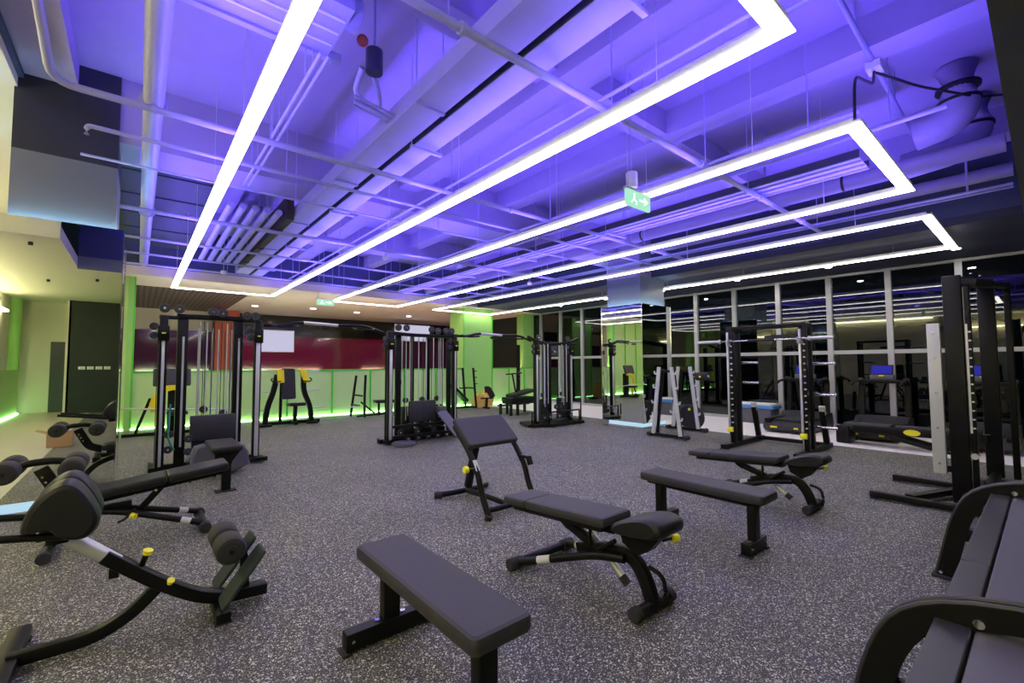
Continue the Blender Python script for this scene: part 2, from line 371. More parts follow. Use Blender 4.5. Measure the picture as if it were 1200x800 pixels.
# ------------------------------------------------------------------ ceiling lights
YN, YF, ZL = .85, 12.72, 3.165
def loop_boxes(m_, x0, x1, y0, y1, w, za, zb):
    h = w/2
    m_.box((x0-h, y0-h, za), (x0+h, y1+h, zb)); m_.box((x1-h, y0-h, za), (x1+h, y1+h, zb))
    m_.box((x0+h, y0-h, za), (x1-h, y0+h, zb)); m_.box((x0+h, y1-h, za), (x1-h, y1+h, zb))
for i, (x0, x1) in enumerate(((.585, 2.60), (4.10, 6.05), (7.35, 9.62))):
    y0 = YN+.02*i
    t = thing('linear_light', ['long rectangular hanging light loop with white tubes, nearest the mirrored left column', 'long rectangular hanging light loop in the middle of the ceiling', 'long rectangular hanging light loop nearest the windows'][i], 'ceiling light', ((x0+x1)/2, (y0+YF)/2, ZL), 'rectangular hanging light loops')
    m_ = MB(); loop_boxes(m_, x0, x1, y0, YF, .084, ZL+.0165, ZL+.045)
    for sx in (-.040, .040):
        for xx in (x0, x1): m_.box((xx+sx-.002, y0, ZL+.045), (xx+sx+.002, YF, ZL+.072))
        m_.box((x0, y0+sx-.002, ZL+.045), (x1, y0+sx+.002, ZL+.072))
    m_.build('housing', WHITEP, t, smooth=0)
    m_ = MB(); loop_boxes(m_, x0, x1, y0, YF, .104, ZL+.009, ZL+.016); m_.build('diffuser', E_WHITE, t, smooth=0)
    m_ = MB(); m_.box((x0-.02, y0+.05, ZL+.046), (x0+.02, 12.1, ZL+.056))
    if i < 2: m_.box((x1-.02, y0+.05, ZL+.046), (x1+.02, 12.1, ZL+.056)); m_.box((x0+.06, y0-.02, ZL+.046), (x1-.06, y0+.02, ZL+.056))
    m_.build('uplight_strip', E_BLUE, t, smooth=0)
    for xx in (x0, x1):
        top = SLABZ if xx < 9 else SOF
        for yy in (1.6, 4.0, 5.75, 7.7, 9.2, 11.8):
            MB().cyl((xx, yy, ZL+.07), (xx, yy, top), .003, 5).build('suspension_cable', SILV, t)
# downlights
def downlight(x, y, z, lab, r=.055, e=E_DOWN, group='round recessed downlights above the windows'):
    t = thing('downlight', lab, 'downlight', (x, y, z-.02), group)
    MB().sweep([(x, y, z-.012), (x, y, z)], circ(r*1.3, 20)).build('rim', WHITEP, t)
    MB().sweep([(x, y, z-.016), (x, y, z-.0125)], circ(r, 20)).build('lamp', e, t)
ord_ = ['first', 'second', 'third', 'fourth', 'fifth', 'sixth']
for i, y in enumerate((10.3, 8.42, 6.55, 4.6, 2.8, .95)):
    downlight(10.7, y, SOF, 'round white downlight in the soffit above the windows, %s from the far corner' % ord_[i])
tag(MB().box((-2.78, -5.2, 2.85), (-2.66, 2.5, 2.90)).build('added_fill_strip', E_FILLY), 'added warm fill strip under the cream ceiling left of the column', 'fill light')  # added on the left wall to brighten the cream ceiling
tag(MB().box((-2.78, 3.2, 3.35), (-2.66, 11.5, 3.40)).build('added_fill_strip', E_FILLY), 'added warm fill strip under the high cream ceiling left of the mirrored column', 'fill light')  # second added strip, brightens the high ceiling
tag(MB().box((-.05, G+.17, 1.16), (5.2, G+.23, 1.20)).build('added_fill_strip', E_FILL), 'added warm fill strip hidden behind the left half of the green half wall', 'fill light')  # added out of sight to light the far ceiling
tag(MB().box((5.2, G+.17, 1.16), (7.7, G+.23, 1.20)).build('added_fill_strip', E_FILLP), 'added pink fill strip hidden behind the middle of the green half wall', 'fill light')  # added unseen strip, gives the far ceiling pink light
tag(MB().box((9.9, G+.17, 1.16), (11.3, G+.23, 1.20)).build('added_fill_strip', E_FILLP), 'added pink fill strip hidden behind the green half wall by the windows', 'fill light')  # same added pink light, continued near the windows
for i, (x, y) in enumerate(((2.9, 16.6), (4.6, 16.2), (6.2, 16.4), (8.3, 16.4), (10.6, 16.2))):
    downlight(x, y, SOF-.02 if x < 2 else SOF, 'added fill lamp in the lower ceiling beyond the green wall, %s from the left' % ord_[i], .09, E_PINK, 'added fill lamps beyond the green wall')  # lamps added to light the room beyond
# illuminated boards beyond
def board(x0, x1, z0, z1, y, lab):
    t = thing('light_box', lab, 'lit board', ((x0+x1)/2, y, z0))
    MB().box((x0, y-.05, z0), (x1, y, z1)).build('face', E_BOARD, t, smooth=0)
    MB().box((x0-.03, y, z0-.03), (x1+.03, y+.03, z1+.03)).build('frame', SILV, t, smooth=0)
board(3.6, 4.75, 1.95, 2.75, 19.3, 'small lit white board on the magenta wall near the left rack tower')
board(8.3, 9.9, 2.45, 3.1, 17.6, 'wide pale board hanging above the middle rack tower')
# exit signs
def exit_sign(x0, x1, y, z0, z1, lab, top):
    t = thing('exit_sign', lab, 'exit sign', ((x0+x1)/2, y, z0))
    MB().box((x0, y-.015, z0), (x1, y+.015, z1)).build('panel', E_SIGN, t, smooth=0)
    w = x1-x0; h = z1-z0; m_ = MB()
    yy = y-.018
    cx = x0+w*.3; m_.sphere((cx, yy, z0+h*.78), h*.07, 6, (1, .2, 1))
    m_.bar([(cx, yy, z0+h*.68), (cx-.02*w, yy, z0+h*.42)], .004, h*.10); m_.bar([(cx-.02*w, yy, z0+h*.44), (cx+.1*w, yy, z0+h*.3), (cx+.08*w, yy, z0+h*.14)], .004, h*.07); m_.bar([(cx-.02*w, yy, z0+h*.44), (cx-.13*w, yy, z0+h*.2)], .004, h*.07)
    m_.bar([(x0+w*.52, yy, z0+h*.5), (x0+w*.84, yy, z0+h*.5)], .004, h*.10); m_.bar([(x0+w*.72, yy, z0+h*.7), (x0+w*.86, yy, z0+h*.5), (x0+w*.72, yy, z0+h*.3)], .004, h*.09)
    m_.build('symbol', E_SIGNW, t)
    MB().box((x0-.01, y-.02, z1), (x1+.01, y+.02, z1+.02)).build('housing', SILV, t, smooth=0)
    for xx in (x0+.04, x1-.04): MB().cyl((xx, y, z1+.02), (xx, y, top), .004, 6).build('hanger', SILV, t)
exit_sign(3.66, 4.06, 2.62, 2.98, 3.14, 'green lit exit sign hanging beside the middle light loop', SLABZ)
exit_sign(3.55, 3.98, 12.2, 2.98, 3.13, 'small green exit sign at the far end before the magenta room', SLABZ)

# ------------------------------------------------------------------ ceiling services
def pipe(pts, r, lab, m_=PIPE, cat='pipe', bend=.12, straps=(), name='ceiling_pipe', hang=()):
    p = [Vector(q) for q in pts]
    if not straps and not hang:
        return tag(MB().tube(p, r, 12, bend).build(name, m_), lab, cat)
    t = thing(name, lab, cat, tuple(p[0]))
    MB().tube(p, r, 12, bend).build('tube', m_, t)
    for q in straps:
        MB().cyl(Vector(q)-(Vector(p[-1])-Vector(p[0])).normalized()*.02, Vector(q)+(Vector(p[-1])-Vector(p[0])).normalized()*.02, r*1.35, 14).build('coupling', m_, t)
    for q in hang:
        MB().cyl((q[0], q[1], q[2]+r*.9), (q[0], q[1], q[3] if len(q) > 3 else SLABZ), .006, 6).build('hanger_rod', GALV, t)
    return t
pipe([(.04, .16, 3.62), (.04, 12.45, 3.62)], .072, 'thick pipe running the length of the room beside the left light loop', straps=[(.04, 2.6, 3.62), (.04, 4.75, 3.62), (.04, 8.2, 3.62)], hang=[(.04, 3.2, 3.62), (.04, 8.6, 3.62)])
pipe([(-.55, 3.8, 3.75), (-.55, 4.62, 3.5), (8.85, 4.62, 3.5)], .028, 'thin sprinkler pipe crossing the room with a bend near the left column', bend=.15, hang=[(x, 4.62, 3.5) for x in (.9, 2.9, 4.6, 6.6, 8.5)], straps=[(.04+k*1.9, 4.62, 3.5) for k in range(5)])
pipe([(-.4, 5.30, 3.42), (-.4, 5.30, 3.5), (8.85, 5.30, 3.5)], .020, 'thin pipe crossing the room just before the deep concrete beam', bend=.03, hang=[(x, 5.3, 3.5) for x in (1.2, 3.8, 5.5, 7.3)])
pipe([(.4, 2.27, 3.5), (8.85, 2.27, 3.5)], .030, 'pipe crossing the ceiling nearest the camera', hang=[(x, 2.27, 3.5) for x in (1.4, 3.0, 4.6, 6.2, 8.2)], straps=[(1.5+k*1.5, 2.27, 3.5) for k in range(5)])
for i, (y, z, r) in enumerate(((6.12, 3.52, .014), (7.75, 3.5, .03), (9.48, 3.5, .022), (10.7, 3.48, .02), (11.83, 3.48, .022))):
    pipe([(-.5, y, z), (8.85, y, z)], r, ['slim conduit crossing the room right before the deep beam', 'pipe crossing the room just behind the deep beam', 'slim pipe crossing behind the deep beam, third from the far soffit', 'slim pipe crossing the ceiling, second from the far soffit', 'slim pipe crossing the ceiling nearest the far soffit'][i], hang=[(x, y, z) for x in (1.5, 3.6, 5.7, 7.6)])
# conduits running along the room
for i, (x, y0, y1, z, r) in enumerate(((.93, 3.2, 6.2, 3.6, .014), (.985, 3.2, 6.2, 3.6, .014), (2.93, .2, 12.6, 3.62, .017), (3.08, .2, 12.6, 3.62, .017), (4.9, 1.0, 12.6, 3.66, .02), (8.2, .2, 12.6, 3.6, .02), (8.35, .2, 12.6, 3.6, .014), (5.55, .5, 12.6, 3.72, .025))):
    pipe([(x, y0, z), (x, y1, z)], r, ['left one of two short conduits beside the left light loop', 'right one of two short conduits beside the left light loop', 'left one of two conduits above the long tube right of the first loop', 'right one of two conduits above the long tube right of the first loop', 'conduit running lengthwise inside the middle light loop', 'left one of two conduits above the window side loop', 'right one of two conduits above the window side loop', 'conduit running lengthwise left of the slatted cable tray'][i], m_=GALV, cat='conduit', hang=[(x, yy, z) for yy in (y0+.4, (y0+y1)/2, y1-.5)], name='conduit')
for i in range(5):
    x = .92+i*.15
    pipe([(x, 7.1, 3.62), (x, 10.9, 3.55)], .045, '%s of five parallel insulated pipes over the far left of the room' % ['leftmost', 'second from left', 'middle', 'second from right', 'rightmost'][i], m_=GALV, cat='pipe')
# ducts / trays
def duct(x0, x1, y0, y1, z0, z1, lab, m_=GALV, n=6, cat='duct', name='air_duct', hg=True):
    t = thing(name, lab, cat, ((x0+x1)/2, (y0+y1)/2, z0))
    MB().box((x0, y0, z0), (x1, y1, z1)).build('duct_body', m_, t, smooth=0)
    for k in range(n):
        yy = y0+(y1-y0)*(k+.5)/n
        MB().box((x0-.0, yy-.02, z0-.02), (x1+.0, yy+.02, z0)).build('cross_bracket', m_, t, smooth=0)
        if hg:
            for xx in (x0+.01, x1-.01): MB().cyl((xx, yy, z0-.01), (xx, yy, SLABZ), .005, 6).build('hanger_rod', GALV, t)
    return t
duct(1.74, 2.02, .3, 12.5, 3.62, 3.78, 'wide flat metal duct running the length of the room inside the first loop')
def tray(x0, x1, y0, y1, z0, z1, lab, ridges, m_=GALV):
    t = thing('cable_tray', lab, 'cable tray', ((x0+x1)/2, (y0+y1)/2, z0))
    MB().box((x0, y0, z0), (x1, y1, z0+.012)).build('tray_floor', m_, t, smooth=0)
    m2 = MB(); m2.box((x0, y0, z0+.012), (x0+.012, y1, z1)); m2.box((x1-.012, y0, z0+.012), (x1, y1, z1)); m2.build('tray_side', DARKM, t, smooth=0)
    if ridges:
        m2 = MB()
        for k in range(ridges): xx = x0+(x1-x0)*(k+.5)/ridges; m2.box((xx-.012, y0, z0-.022), (xx+.012, y1, z0))
        m2.build('tray_ridge', m_, t, smooth=0)
    for k in range(5):
        yy = y0+(y1-y0)*(k+.5)/5
        MB().box((x0-.06, yy-.02, z0-.05), (x1+.06, yy+.02, z0-.025)).build('cross_bracket', m_, t, smooth=0)
        for xx in (x0-.05, x1+.05): MB().cyl((xx, yy, z0-.04), (xx, yy, SLABZ), .005, 6).build('hanger_rod', GALV, t)
    return t
tray(2.07, 2.30, .3, 12.5, 3.60, 3.78, 'dark sided cable tray running beside the wide flat duct', 0)
tray(5.78, 6.20, 1.2, 12.2, 3.56, 3.66, 'pale ridged cable tray running lengthwise over the middle loop', 3)
duct(-.80, .80, 7.1, 12.3, 3.98, 4.22, 'broad dark teal duct over the far left of the room', mat('dark_teal_duct', (.03, .05, .06), .6), 5)
duct(1.62, 1.72, 7.1, 11.3, 3.55, 3.9, 'narrow dark brown panel beside the five parallel pipes', mat('dark_brown_panel', (.05, .04, .03), .6), 3, name='side_panel', cat='panel')
# fan coil unit, near left
t = thing('fan_coil_unit', 'boxy grey air unit hung under the ceiling at the upper left', 'air unit', (.65, 3.3, 3.85))
MB().box((.17, 3.02, 3.88), (1.10, 3.60, 4.15)).build('casing', GALV, t, smooth=0)
MB().box((.12, 3.602, 3.86), (1.2, 3.66, 3.93)).build('flange', GALV, t, smooth=0)
MB().cyl((1.101, 3.24, 4.02), (1.2, 3.24, 4.02), .12, 20).build('round_outlet', GALV, t)
for k in range(3): MB().box((.2, 3.15+k*.15, 3.866), (1.08, 3.17+k*.15, 3.879)).build('louvre', WHITEP, t, smooth=0)
for xx in (.22, 1.05):
    for yy in (3.1, 3.5): MB().cyl((xx, yy, 4.15), (xx, yy, SLABZ), .008, 6).build('hanger_rod', GALV, t)
tag(MB().sphere((1.30, 3.40, 3.98), .045, 8).build('alarm_bell', REDP), 'small red round alarm fitting up by the grey air unit', 'alarm')
# junction box cluster by the air unit
t = thing('valve_assembly', 'dark valve and pipe cluster hanging right of the grey air unit', 'valve', (1.5, 3.7, 3.7))
MB().cyl((1.46, 3.55, 3.86), (1.46, 3.55, 4.05), .07, 16).build('valve_body', DARKM, t)
MB().tube([(1.36, 3.55, 3.86), (1.36, 3.75, 3.74), (1.60, 3.85, 3.72)], .025, 10, .1).build('elbow_pipe', GALV, t)
MB().tube([(1.46, 3.6, 3.9), (1.60, 3.75, 3.82), (1.68, 3.95, 3.74)], .02, 10, .1).build('elbow_pipe', GALV, t)
for k in range(3): MB().tube([(1.36+.02*k, 3.72+k*.07, 3.70), (1.72, 3.72+k*.07, 3.66)], .014, 8).build('feed_pipe', GALV, t)
MB().cyl((1.46, 3.55, 4.05), (1.46, 3.55, SLABZ), .012, 8).build('hanger_rod', GALV, t)
# big insulated pipes, near right
def fatpipe(pts, r, lab, straps):
    t = thing('insulated_pipe', lab, 'insulated pipe', pts[0])
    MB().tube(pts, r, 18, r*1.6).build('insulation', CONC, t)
    for a, b in straps: MB().cyl(a, b, r*1.05, 18).build('strap', CABLE, t)
fatpipe([(6.5, .50, 4.48), (6.5, .50, 3.95), (6.5, .86, 3.9)], .17, 'fat elbow of insulated pipe near the grey bulkhead, leftmost of two', [((6.5, .50, 4.1), (6.5, .50, 4.13)), ((6.5, .50, 4.25), (6.5, .50, 4.28))])
fatpipe([(7.45, .45, 4.48), (7.45, .45, 3.95), (7.45, 1.1, 3.9)], .16, 'fat elbow of insulated pipe near the grey bulkhead, rightmost of two', [((7.45, .45, 4.15), (7.45, .45, 4.18))])
fatpipe([(6.95, .2, 3.72), (6.95, 12.5, 3.72)], .10, 'long insulated pipe running lengthwise left of the window side loop', [((6.95, 1.6, 3.72), (6.95, 1.63, 3.72)), ((6.95, 4.6, 3.72), (6.95, 4.63, 3.72))])
fatpipe([(8.6, .2, 3.9), (8.6, 5.5, 3.9)], .09, 'insulated pipe close to the soffit above the windows', [((8.6, 2.6, 3.9), (8.6, 2.63, 3.9))])
# cctv pole with box, near right
t = thing('ceiling_pipe', 'thin pipe with a junction box crossing over the near corner of the middle loop', 'pipe', (5.5, .93, 4.2))
MB().tube([(3.9, .92, 4.2), (7.2, .97, 4.2)], .022, 10).build('tube', GALV, t)
MB().box((5.12, .88, 4.12), (5.28, .99, 4.19)).build('junction_box', WHITEP, t, smooth=0)
for x in (4.6, 6.1): MB().cyl((x, .94, 4.2), (x, .94, SLABZ), .006, 6).build('hanger_rod', GALV, t)
MB().tube([(5.2, .94, 4.12), (5.1, .93, 3.95), (4.55, .9, 3.75), (4.15, .87, 3.6), (4.11, .87, 3.24)], .011, 8, .18).build('cable', CABLE, t)
MB().tube([(5.22, .94, 4.12), (5.7, .7, 4.06), (6.5, .35, 4.1), (6.9, .16, 4.2)], .012, 8, .15).build('cable', CABLE, t)
t = thing('ceiling_sensor', 'small white cylinder hanging just above the near exit sign', 'sensor', (3.95, 2.75, 3.25))
MB().cyl((3.95, 2.75, 3.25), (3.95, 2.75, 3.42), .06, 18, .01).build('body', WHITEP, t)
MB().cyl((3.95, 2.75, 3.42), (3.95, 2.75, SLABZ), .008, 6).build('hanger_rod', GALV, t)
for i, (x, y) in enumerate(((3.6, 8.1), (1.4, 11.6), (7.6, 8.4))):
    t = thing('smoke_detector', ['small white detector hanging right of the first light loop', 'small white detector hanging inside the first light loop', 'small white detector hanging inside the window side light loop'][i], 'detector', (x, y, 3.4), 'small white ceiling detectors')
    MB().cyl((x, y, 3.42), (x, y, 3.49), .055, 16, .01).build('detector_body', WHITEP, t)
    MB().cyl((x, y, 3.49), (x, y, SLABZ), .008, 6).build('hanger_rod', GALV, t)
for i, (x, y) in enumerate(((-1.35, 2.2), (-1.6, -2.0), (-.75, -1.3))):
    tag(MB().cyl((x, y, SOF-.05), (x, y, SOF), .03, 10).build('sprinkler_head', CABLE), ['dark sprinkler head in the cream ceiling, upper one in the column mirror', 'dark sprinkler head in the cream ceiling, lower one in the column mirror', 'dark sprinkler head under the lower dark ceiling in the column mirror'][i], 'sprinkler')

# ------------------------------------------------------------------ equipment helpers
def slab(mb, p0, p1, width, H, rc=.03, re=.015, up=(0, 0, 1), taper=1):
    """padded board: p0->p1 centre line of its underside"""
    p0, p1, up = Vector(p0), Vector(p1), Vector(up)
    x = (p1-p0).normalized(); y = up.cross(x).normalized(); z = x.cross(y)
    T = Matrix((x, y, z)).transposed()
    return mb.pad((p0+p1)/2, (p1-p0).length, width, H, rc, re, T, taper)
def blob(mb, prof, axis, a, b, rnd=.03):
    """profile extruded with softened ends"""
    cx = sum(p[0] for p in prof)/len(prof); cz = sum(p[1] for p in prof)/len(prof)
    rad = max(math.hypot(p[0]-cx, p[1]-cz) for p in prof)
    def mk(u, v, w): return Vector({'x': (w, u, v), 'y': (u, w, v), 'z': (u, v, w)}[axis])
    rings = []
    for w, ins in ((a, rnd), (a+rnd*.3, rnd*.35), (a+rnd, 0), (b-rnd, 0), (b-rnd*.3, rnd*.35), (b, rnd)):
        k = 1-ins/rad; rings.append([mk(cx+(u-cx)*k, cz+(v-cz)*k, w) for u, v in prof])
    return mb.loops(rings)
def smooth_poly(pts, it=2):
    for _ in range(it):
        out = []
        for i in range(len(pts)):
            a, b = pts[i], pts[(i+1) % len(pts)]
            out += [(a[0]*.75+b[0]*.25, a[1]*.75+b[1]*.25), (a[0]*.25+b[0]*.75, a[1]*.25+b[1]*.75)]
        pts = out
    return pts
def bolt(parent, p, d=(1, 0, 0), r=.012):
    p, d = Vector(p), Vector(d)
    return MB().cyl(p, p+d*.008, r, 8).build('bolt', CHR, parent)
def foam(parent, a, b, r, m_=FOAM):
    f = MB().cyl(a, b, r, 20, r*.3).build('foam_roller', m_, parent)
    d = (Vector(b)-Vector(a)).normalized()
    MB().cyl(Vector(a)-d*.006, Vector(a)+d*.002, r*.42, 14).build('end_cap', RUB, f)
    return f

# ---- flat benches
def flat_bench(cx, ya, yb, label):
    t = thing('flat_bench', label, 'bench', (cx, (ya+yb)/2, 0), 'flat weight benches')
    slab(MB(), (cx, ya, .385), (cx, yb, .385), .285, .07, .035, .02).build('pad', UPHL, t)
    MB().box((cx-.09, ya+.05, .36), (cx+.09, yb-.05, .385), .004).build('pad_board', FRAME, t)
    for y, hw in ((yb-.13, .235), (ya+.13, .15)):
        lg_ = MB().box((cx-.045, y-.03, .08), (cx+.045, y+.03, .36), .006).build('leg', FRAME, t)
        ft = MB().box((cx-hw, y-.035, .012), (cx+hw, y+.035, .095), .006).build('foot_beam', FRAME, t)
        for s in (-1, 1):
            MB().box((cx+s*hw-.02, y-.045, 0), (cx+s*hw+.02, y+.045, .012), .003).build('rubber_foot', RUB, ft)
            bolt(t, (cx+s*.07, y, .095), (0, 0, 1), .014); bolt(t, (cx+s*(hw-.03), y-.036, .06), (0, -1, 0), .008)
    MB().bar([(cx, ya+.1, .35), (cx, yb-.1, .35)], .05, .04).build('spine', FRAME, t)
    return t
flat_bench(1.05, 1.30, 2.39, 'flat black weight bench in the foreground, nearest the camera')
flat_bench(3.57, 1.34, 2.37, 'flat black weight bench to the right, between the two adjustable benches')

# ---- adjustable benches
def adj_bench(cx, label):
    t = thing('adjustable_bench', label, 'bench', (cx, 2.0, 0), 'adjustable weight benches')
    b = slab(MB(), (cx, 2.43, .375), (cx, 1.73, .425), .30, .062, .03, .02).build('back_pad', UPHL, t)
    slab(MB(), (cx, 2.68, .362), (cx, 2.435, .378), .30, .055, .03, .018).build('head_pad', UPHL, t)
    s = MB(); prof = smooth_poly([(1.35, .47), (1.36, .53), (1.43, .555), (1.55, .53), (1.69, .47), (1.725, .425), (1.65, .405), (1.44, .43)], 3)
    blob(s, prof, 'x', cx-.135, cx+.135, .05); s.build('seat_pad', UPH, t)
    slab(MB(), (cx, 2.60, .335), (cx, 1.76, .392), .255, .034, .03, .008).build('pad_shell', FRAME, t)
    m_ = MB(); m_.prism([(1.42, .44), (1.70, .41), (1.68, .34), (1.58, .29), (1.50, .34)], 'x', cx-.032, cx+.032); m_.build('seat_bracket', FRAME, t)
    m_ = MB(); m_.bar([(cx, 2.45, .355), (cx, 1.74, .395)], .10, .045); m_.bar([(cx, 2.2, .35), (cx, 2.13, .31)], .05, .05); m_.build('pad_carrier', FRAME, t)
    # rear leg
    m_ = MB(); m_.bar([(cx, 2.05, .19), (cx, 1.78, .265), (cx, 1.62, .27), (cx, 1.54, .16), (cx, 1.50, .05)], .075, .055, (1, 0, 0), .16); m_.build('rear_leg', FRAME, t)
    f = MB().cyl((cx-.17, 1.50, .04), (cx+.17, 1.50, .04), .036, 16).build('rear_foot', FRAME, t)
    for sx in (-1, 1): MB().cyl((cx+sx*.14, 1.50, .041), (cx+sx*.19, 1.50, .041), .040, 16, .006).build('rubber_foot', RUB, f)
    MB().tube([(cx, 1.52, .24), (cx, 1.43, .22), (cx, 1.41, .10), (cx, 1.48, .055)], .013, 8, .05).build('lift_handle', FRAME, t)
    # front frame: two tubes spreading to the front foot
    for sx in (-1, 1):
        fr = MB().tube([(cx+sx*.04, 1.66, .25), (cx+sx*.07, 1.85, .225), (cx+sx*.24, 2.39, .05)], .026, 12, .12).build('front_tube', FRAME, t)
        a = Vector((cx+sx*.07, 1.85, .225)); b_ = Vector((cx+sx*.24, 2.39, .05)); d = (b_-a).normalized()
        p = a+d*.33
        MB().sweep([p+Vector((0, 0, .0)), p+d*.10], circ(.0272, 12)).build('label_band', LABEL, fr, label='silver label band')
    f = MB().tube([(cx-.27, 2.41, .04), (cx+.27, 2.41, .04)], .030, 12).build('front_foot', FRAME, t)
    for sx in (-1, 1): MB().cyl((cx+sx*.20, 2.41, .041), (cx+sx*.31, 2.41, .041), .040, 16, .008).build('rubber_foot', RUB, f)
    MB().bar([(cx, 2.16, .33), (cx, 1.86, .23)], .06, .05).build('adjuster_arm', FRAME, t)
    MB().cyl((cx+.05, 2.0, .30), (cx+.05, 1.72, .075), .022, 14).build('support_strut', SILV, t)
    MB().cyl((cx+.05, 1.745, .095), (cx+.05, 1.705, .062), .026, 12).build('strut_cap', RUB, t)
    MB().cyl((cx-.03, 1.93, .37), (cx-.03, 1.93, .25), .011, 8).build('lock_pin', FRAME, t)
    MB().cyl((cx-.05, 1.72, .34), (cx-.05, 1.85, .25), .014, 8).build('ladder_link', FRAME, t)
    k = MB().cyl((cx+.05, 1.46, .395), (cx+.13, 1.44, .395), .010, 8).build('adjust_pin', FRAME, t)
    MB().cyl((cx+.11, 1.435, .395), (cx+.155, 1.425, .395), .022, 14, .006).build('knob', YEL, k, label='yellow adjustment knob')
    return t
a_ = adj_bench(2.285, 'adjustable black weight bench in the centre foreground with a silver strut')
dup(a_, (2.69, 0, 0), 'adjustable black weight bench farther right, behind the flat bench')

# ---- preacher curl bench
t = thing('preacher_curl_bench', 'preacher curl bench with a wide sloping pad and yellow knob', 'bench', (2.76, 3.7, 0))
slab(MB(), (2.76, 3.90, .82), (2.76, 3.60, .585), .62, .06, .03, .02, up=(0, -1, 1)).build('arm_pad', UPHL, t)
for x in (2.47, 3.05):
    l = MB().tube([(x, 3.86, .78), (x, 3.62, .58), (x, 3.46, .38), (x, 3.42, .25), (x, 3.29, .012)], .028, 12, .10).build('front_leg', FRAME, t)
    MB().cyl((x, 3.31, 0), (x, 3.285, .05), .034, 12).build('rubber_foot', RUB, l)
MB().bar([(3.05, 3.50, .47), (3.05, 3.40, .47), (3.05, 3.37, .40)], .06, .03).build('side_bracket', FRAME, t)
MB().tube([(2.47, 3.34, .07), (3.05, 3.34, .07)], .026, 12).build('front_foot_bar', FRAME, t)
MB().bar([(2.76, 3.85, .75), (2.76, 4.05, .10)], .07, .06).build('upright', FRAME, t)
MB().tube([(2.76, 3.34, .07), (2.76, 3.7, .07), (2.76, 4.12, .05)], .028, 12).build('spine', FRAME, t)
f = MB().tube([(2.45, 4.18, .035), (2.60, 4.10, .05), (2.95, 4.10, .05), (3.10, 4.18, .035)], .030, 12, .08).build('rear_foot_bar', FRAME, t)
MB().cyl((2.43, 4.19, .036), (2.50, 4.155, .036), .035, 14).build('rubber_foot', RUB, f)
k = MB().cyl((2.45, 3.50, .43), (2.36, 3.50, .43), .010, 8).build('adjust_pin', CHR, t)
MB().cyl((2.38, 3.50, .43), (2.34, 3.50, .43), .034, 16, .008).build('knob', YEL, k, label='round yellow knob')
slab(MB(), (2.47, 3.52, .50), (2.47, 3.46, .41), .045, .004, .004, .001, up=(0, -1, 1)).build('label_plate', LABEL, t)

# ---- back extension bench (left foreground)
Y0 = 3.12
t = thing('back_extension_bench', 'back extension bench in the left foreground with rounded hip pads and a foot plate', 'bench', (.1, Y0, 0))
MB().cyl((-.30, Y0, .625), (-.05, Y0, .395), .034, 18).build('telescopic_tube', SILV, t, label='polished silver tube')
m_ = MB(); m_.bar([(-.10, Y0, .44), (.14, Y0, .225), (.36, Y0, .075), (.64, Y0, .06)], .06, .085, (0, 1, 0), .16); m_.build('main_beam', FRAME, t)
prof = smooth_poly([(-.385, .66), (-.36, .76), (-.30, .84), (-.235, .87), (-.18, .83), (-.115, .70), (-.115, .635), (-.16, .58), (-.25, .60), (-.29, .66), (-.36, .645)], 2)
for a, b in ((2.93, 3.09), (3.15, 3.31)):
    m_ = MB(); blob(m_, prof, 'y', a, b, .03); hp = m_.build('hip_pad', UPH, t)
m_ = MB(); m_.box((-.33, 2.98, .60), (-.20, 3.26, .625), .004); m_.bar([(-.27, Y0, .55), (-.27, Y0, .61)], .08, .08, (0, 1, 0)); m_.build('pad_bracket', FRAME, t)
for y in (2.985, 3.36):
    hb = MB().tube([(-.20, y, .60), (-.40, y, .635), (-.85, y, .70)], .017, 10, .08).build('handle_bar', FRAME, t)
m_ = MB(); m_.bar([(.12, Y0, .22), (.02, Y0, .12), (-.12, Y0, .05), (-.42, Y0, .05)], .06, .055, (0, 1, 0), .16); m_.build('front_leg', FRAME, t)
m_ = MB(); m_.bar([(-.42, 2.82, .04), (-.42, 3.45, .04)], .08, .055); f = m_.build('front_foot', FRAME, t)
for y in (2.86, 3.41): MB().box((-.465, y-.03, 0), (-.375, y+.03, .014), .003).build('rubber_foot', RUB, f)
m_ = MB(); m_.bar([(.40, 2.92, .035), (.40, 3.32, .035)], .07, .05); f = m_.build('rear_foot', FRAME, t)
for y in (2.95, 3.29): MB().box((.36, y-.03, 0), (.44, y+.03, .012), .003).build('rubber_foot', RUB, f)
for a, b in ((2.90, 3.07), (3.17, 3.34)):
    y = (a+b)/2
    slab(MB(), (.40, y, .075), (.60, y, .34), b-a, .018, .02, .005, up=(-1, 0, 1)).build('foot_plate', mat('dark_green_grip_plate', (.015, .03, .025), .7), t)
MB().bar([(.53, Y0, .08), (.52, Y0, .30), (.43, Y0, .375)], .045, .035, (0, 1, 0), .05).build('roller_arm', FRAME, t)
MB().cyl((.43, 2.92, .375), (.43, 3.32, .375), .012, 10).build('roller_axle', FRAME, t)
foam(t, (.43, 2.93, .375), (.43, 3.10, .375), .075); foam(t, (.43, 3.14, .375), (.43, 3.31, .375), .075)
MB().cyl((.17, Y0-.03, .235), (.175, Y0-.04, .25), .018, 14).build('knob_cap', YEL, t, label='yellow cap')
for x, z in ((.05, .33),):
    k = MB().cyl((x, Y0-.0, z+.02), (x+.02, Y0-.02, z+.085), .014, 10).build('lock_knob', FRAME, t)
    MB().cyl((x+.02, Y0-.02, z+.08), (x+.025, Y0-.025, z+.10), .022, 14).build('knob_cap', YEL, k, label='yellow cap')
for x, z in ((-.06, .34), (.09, .19)): MB().box((x-.02, Y0-.02, z-.02), (x+.02, Y0+.02, z+.03), .004).build('clamp', FRAME, t)
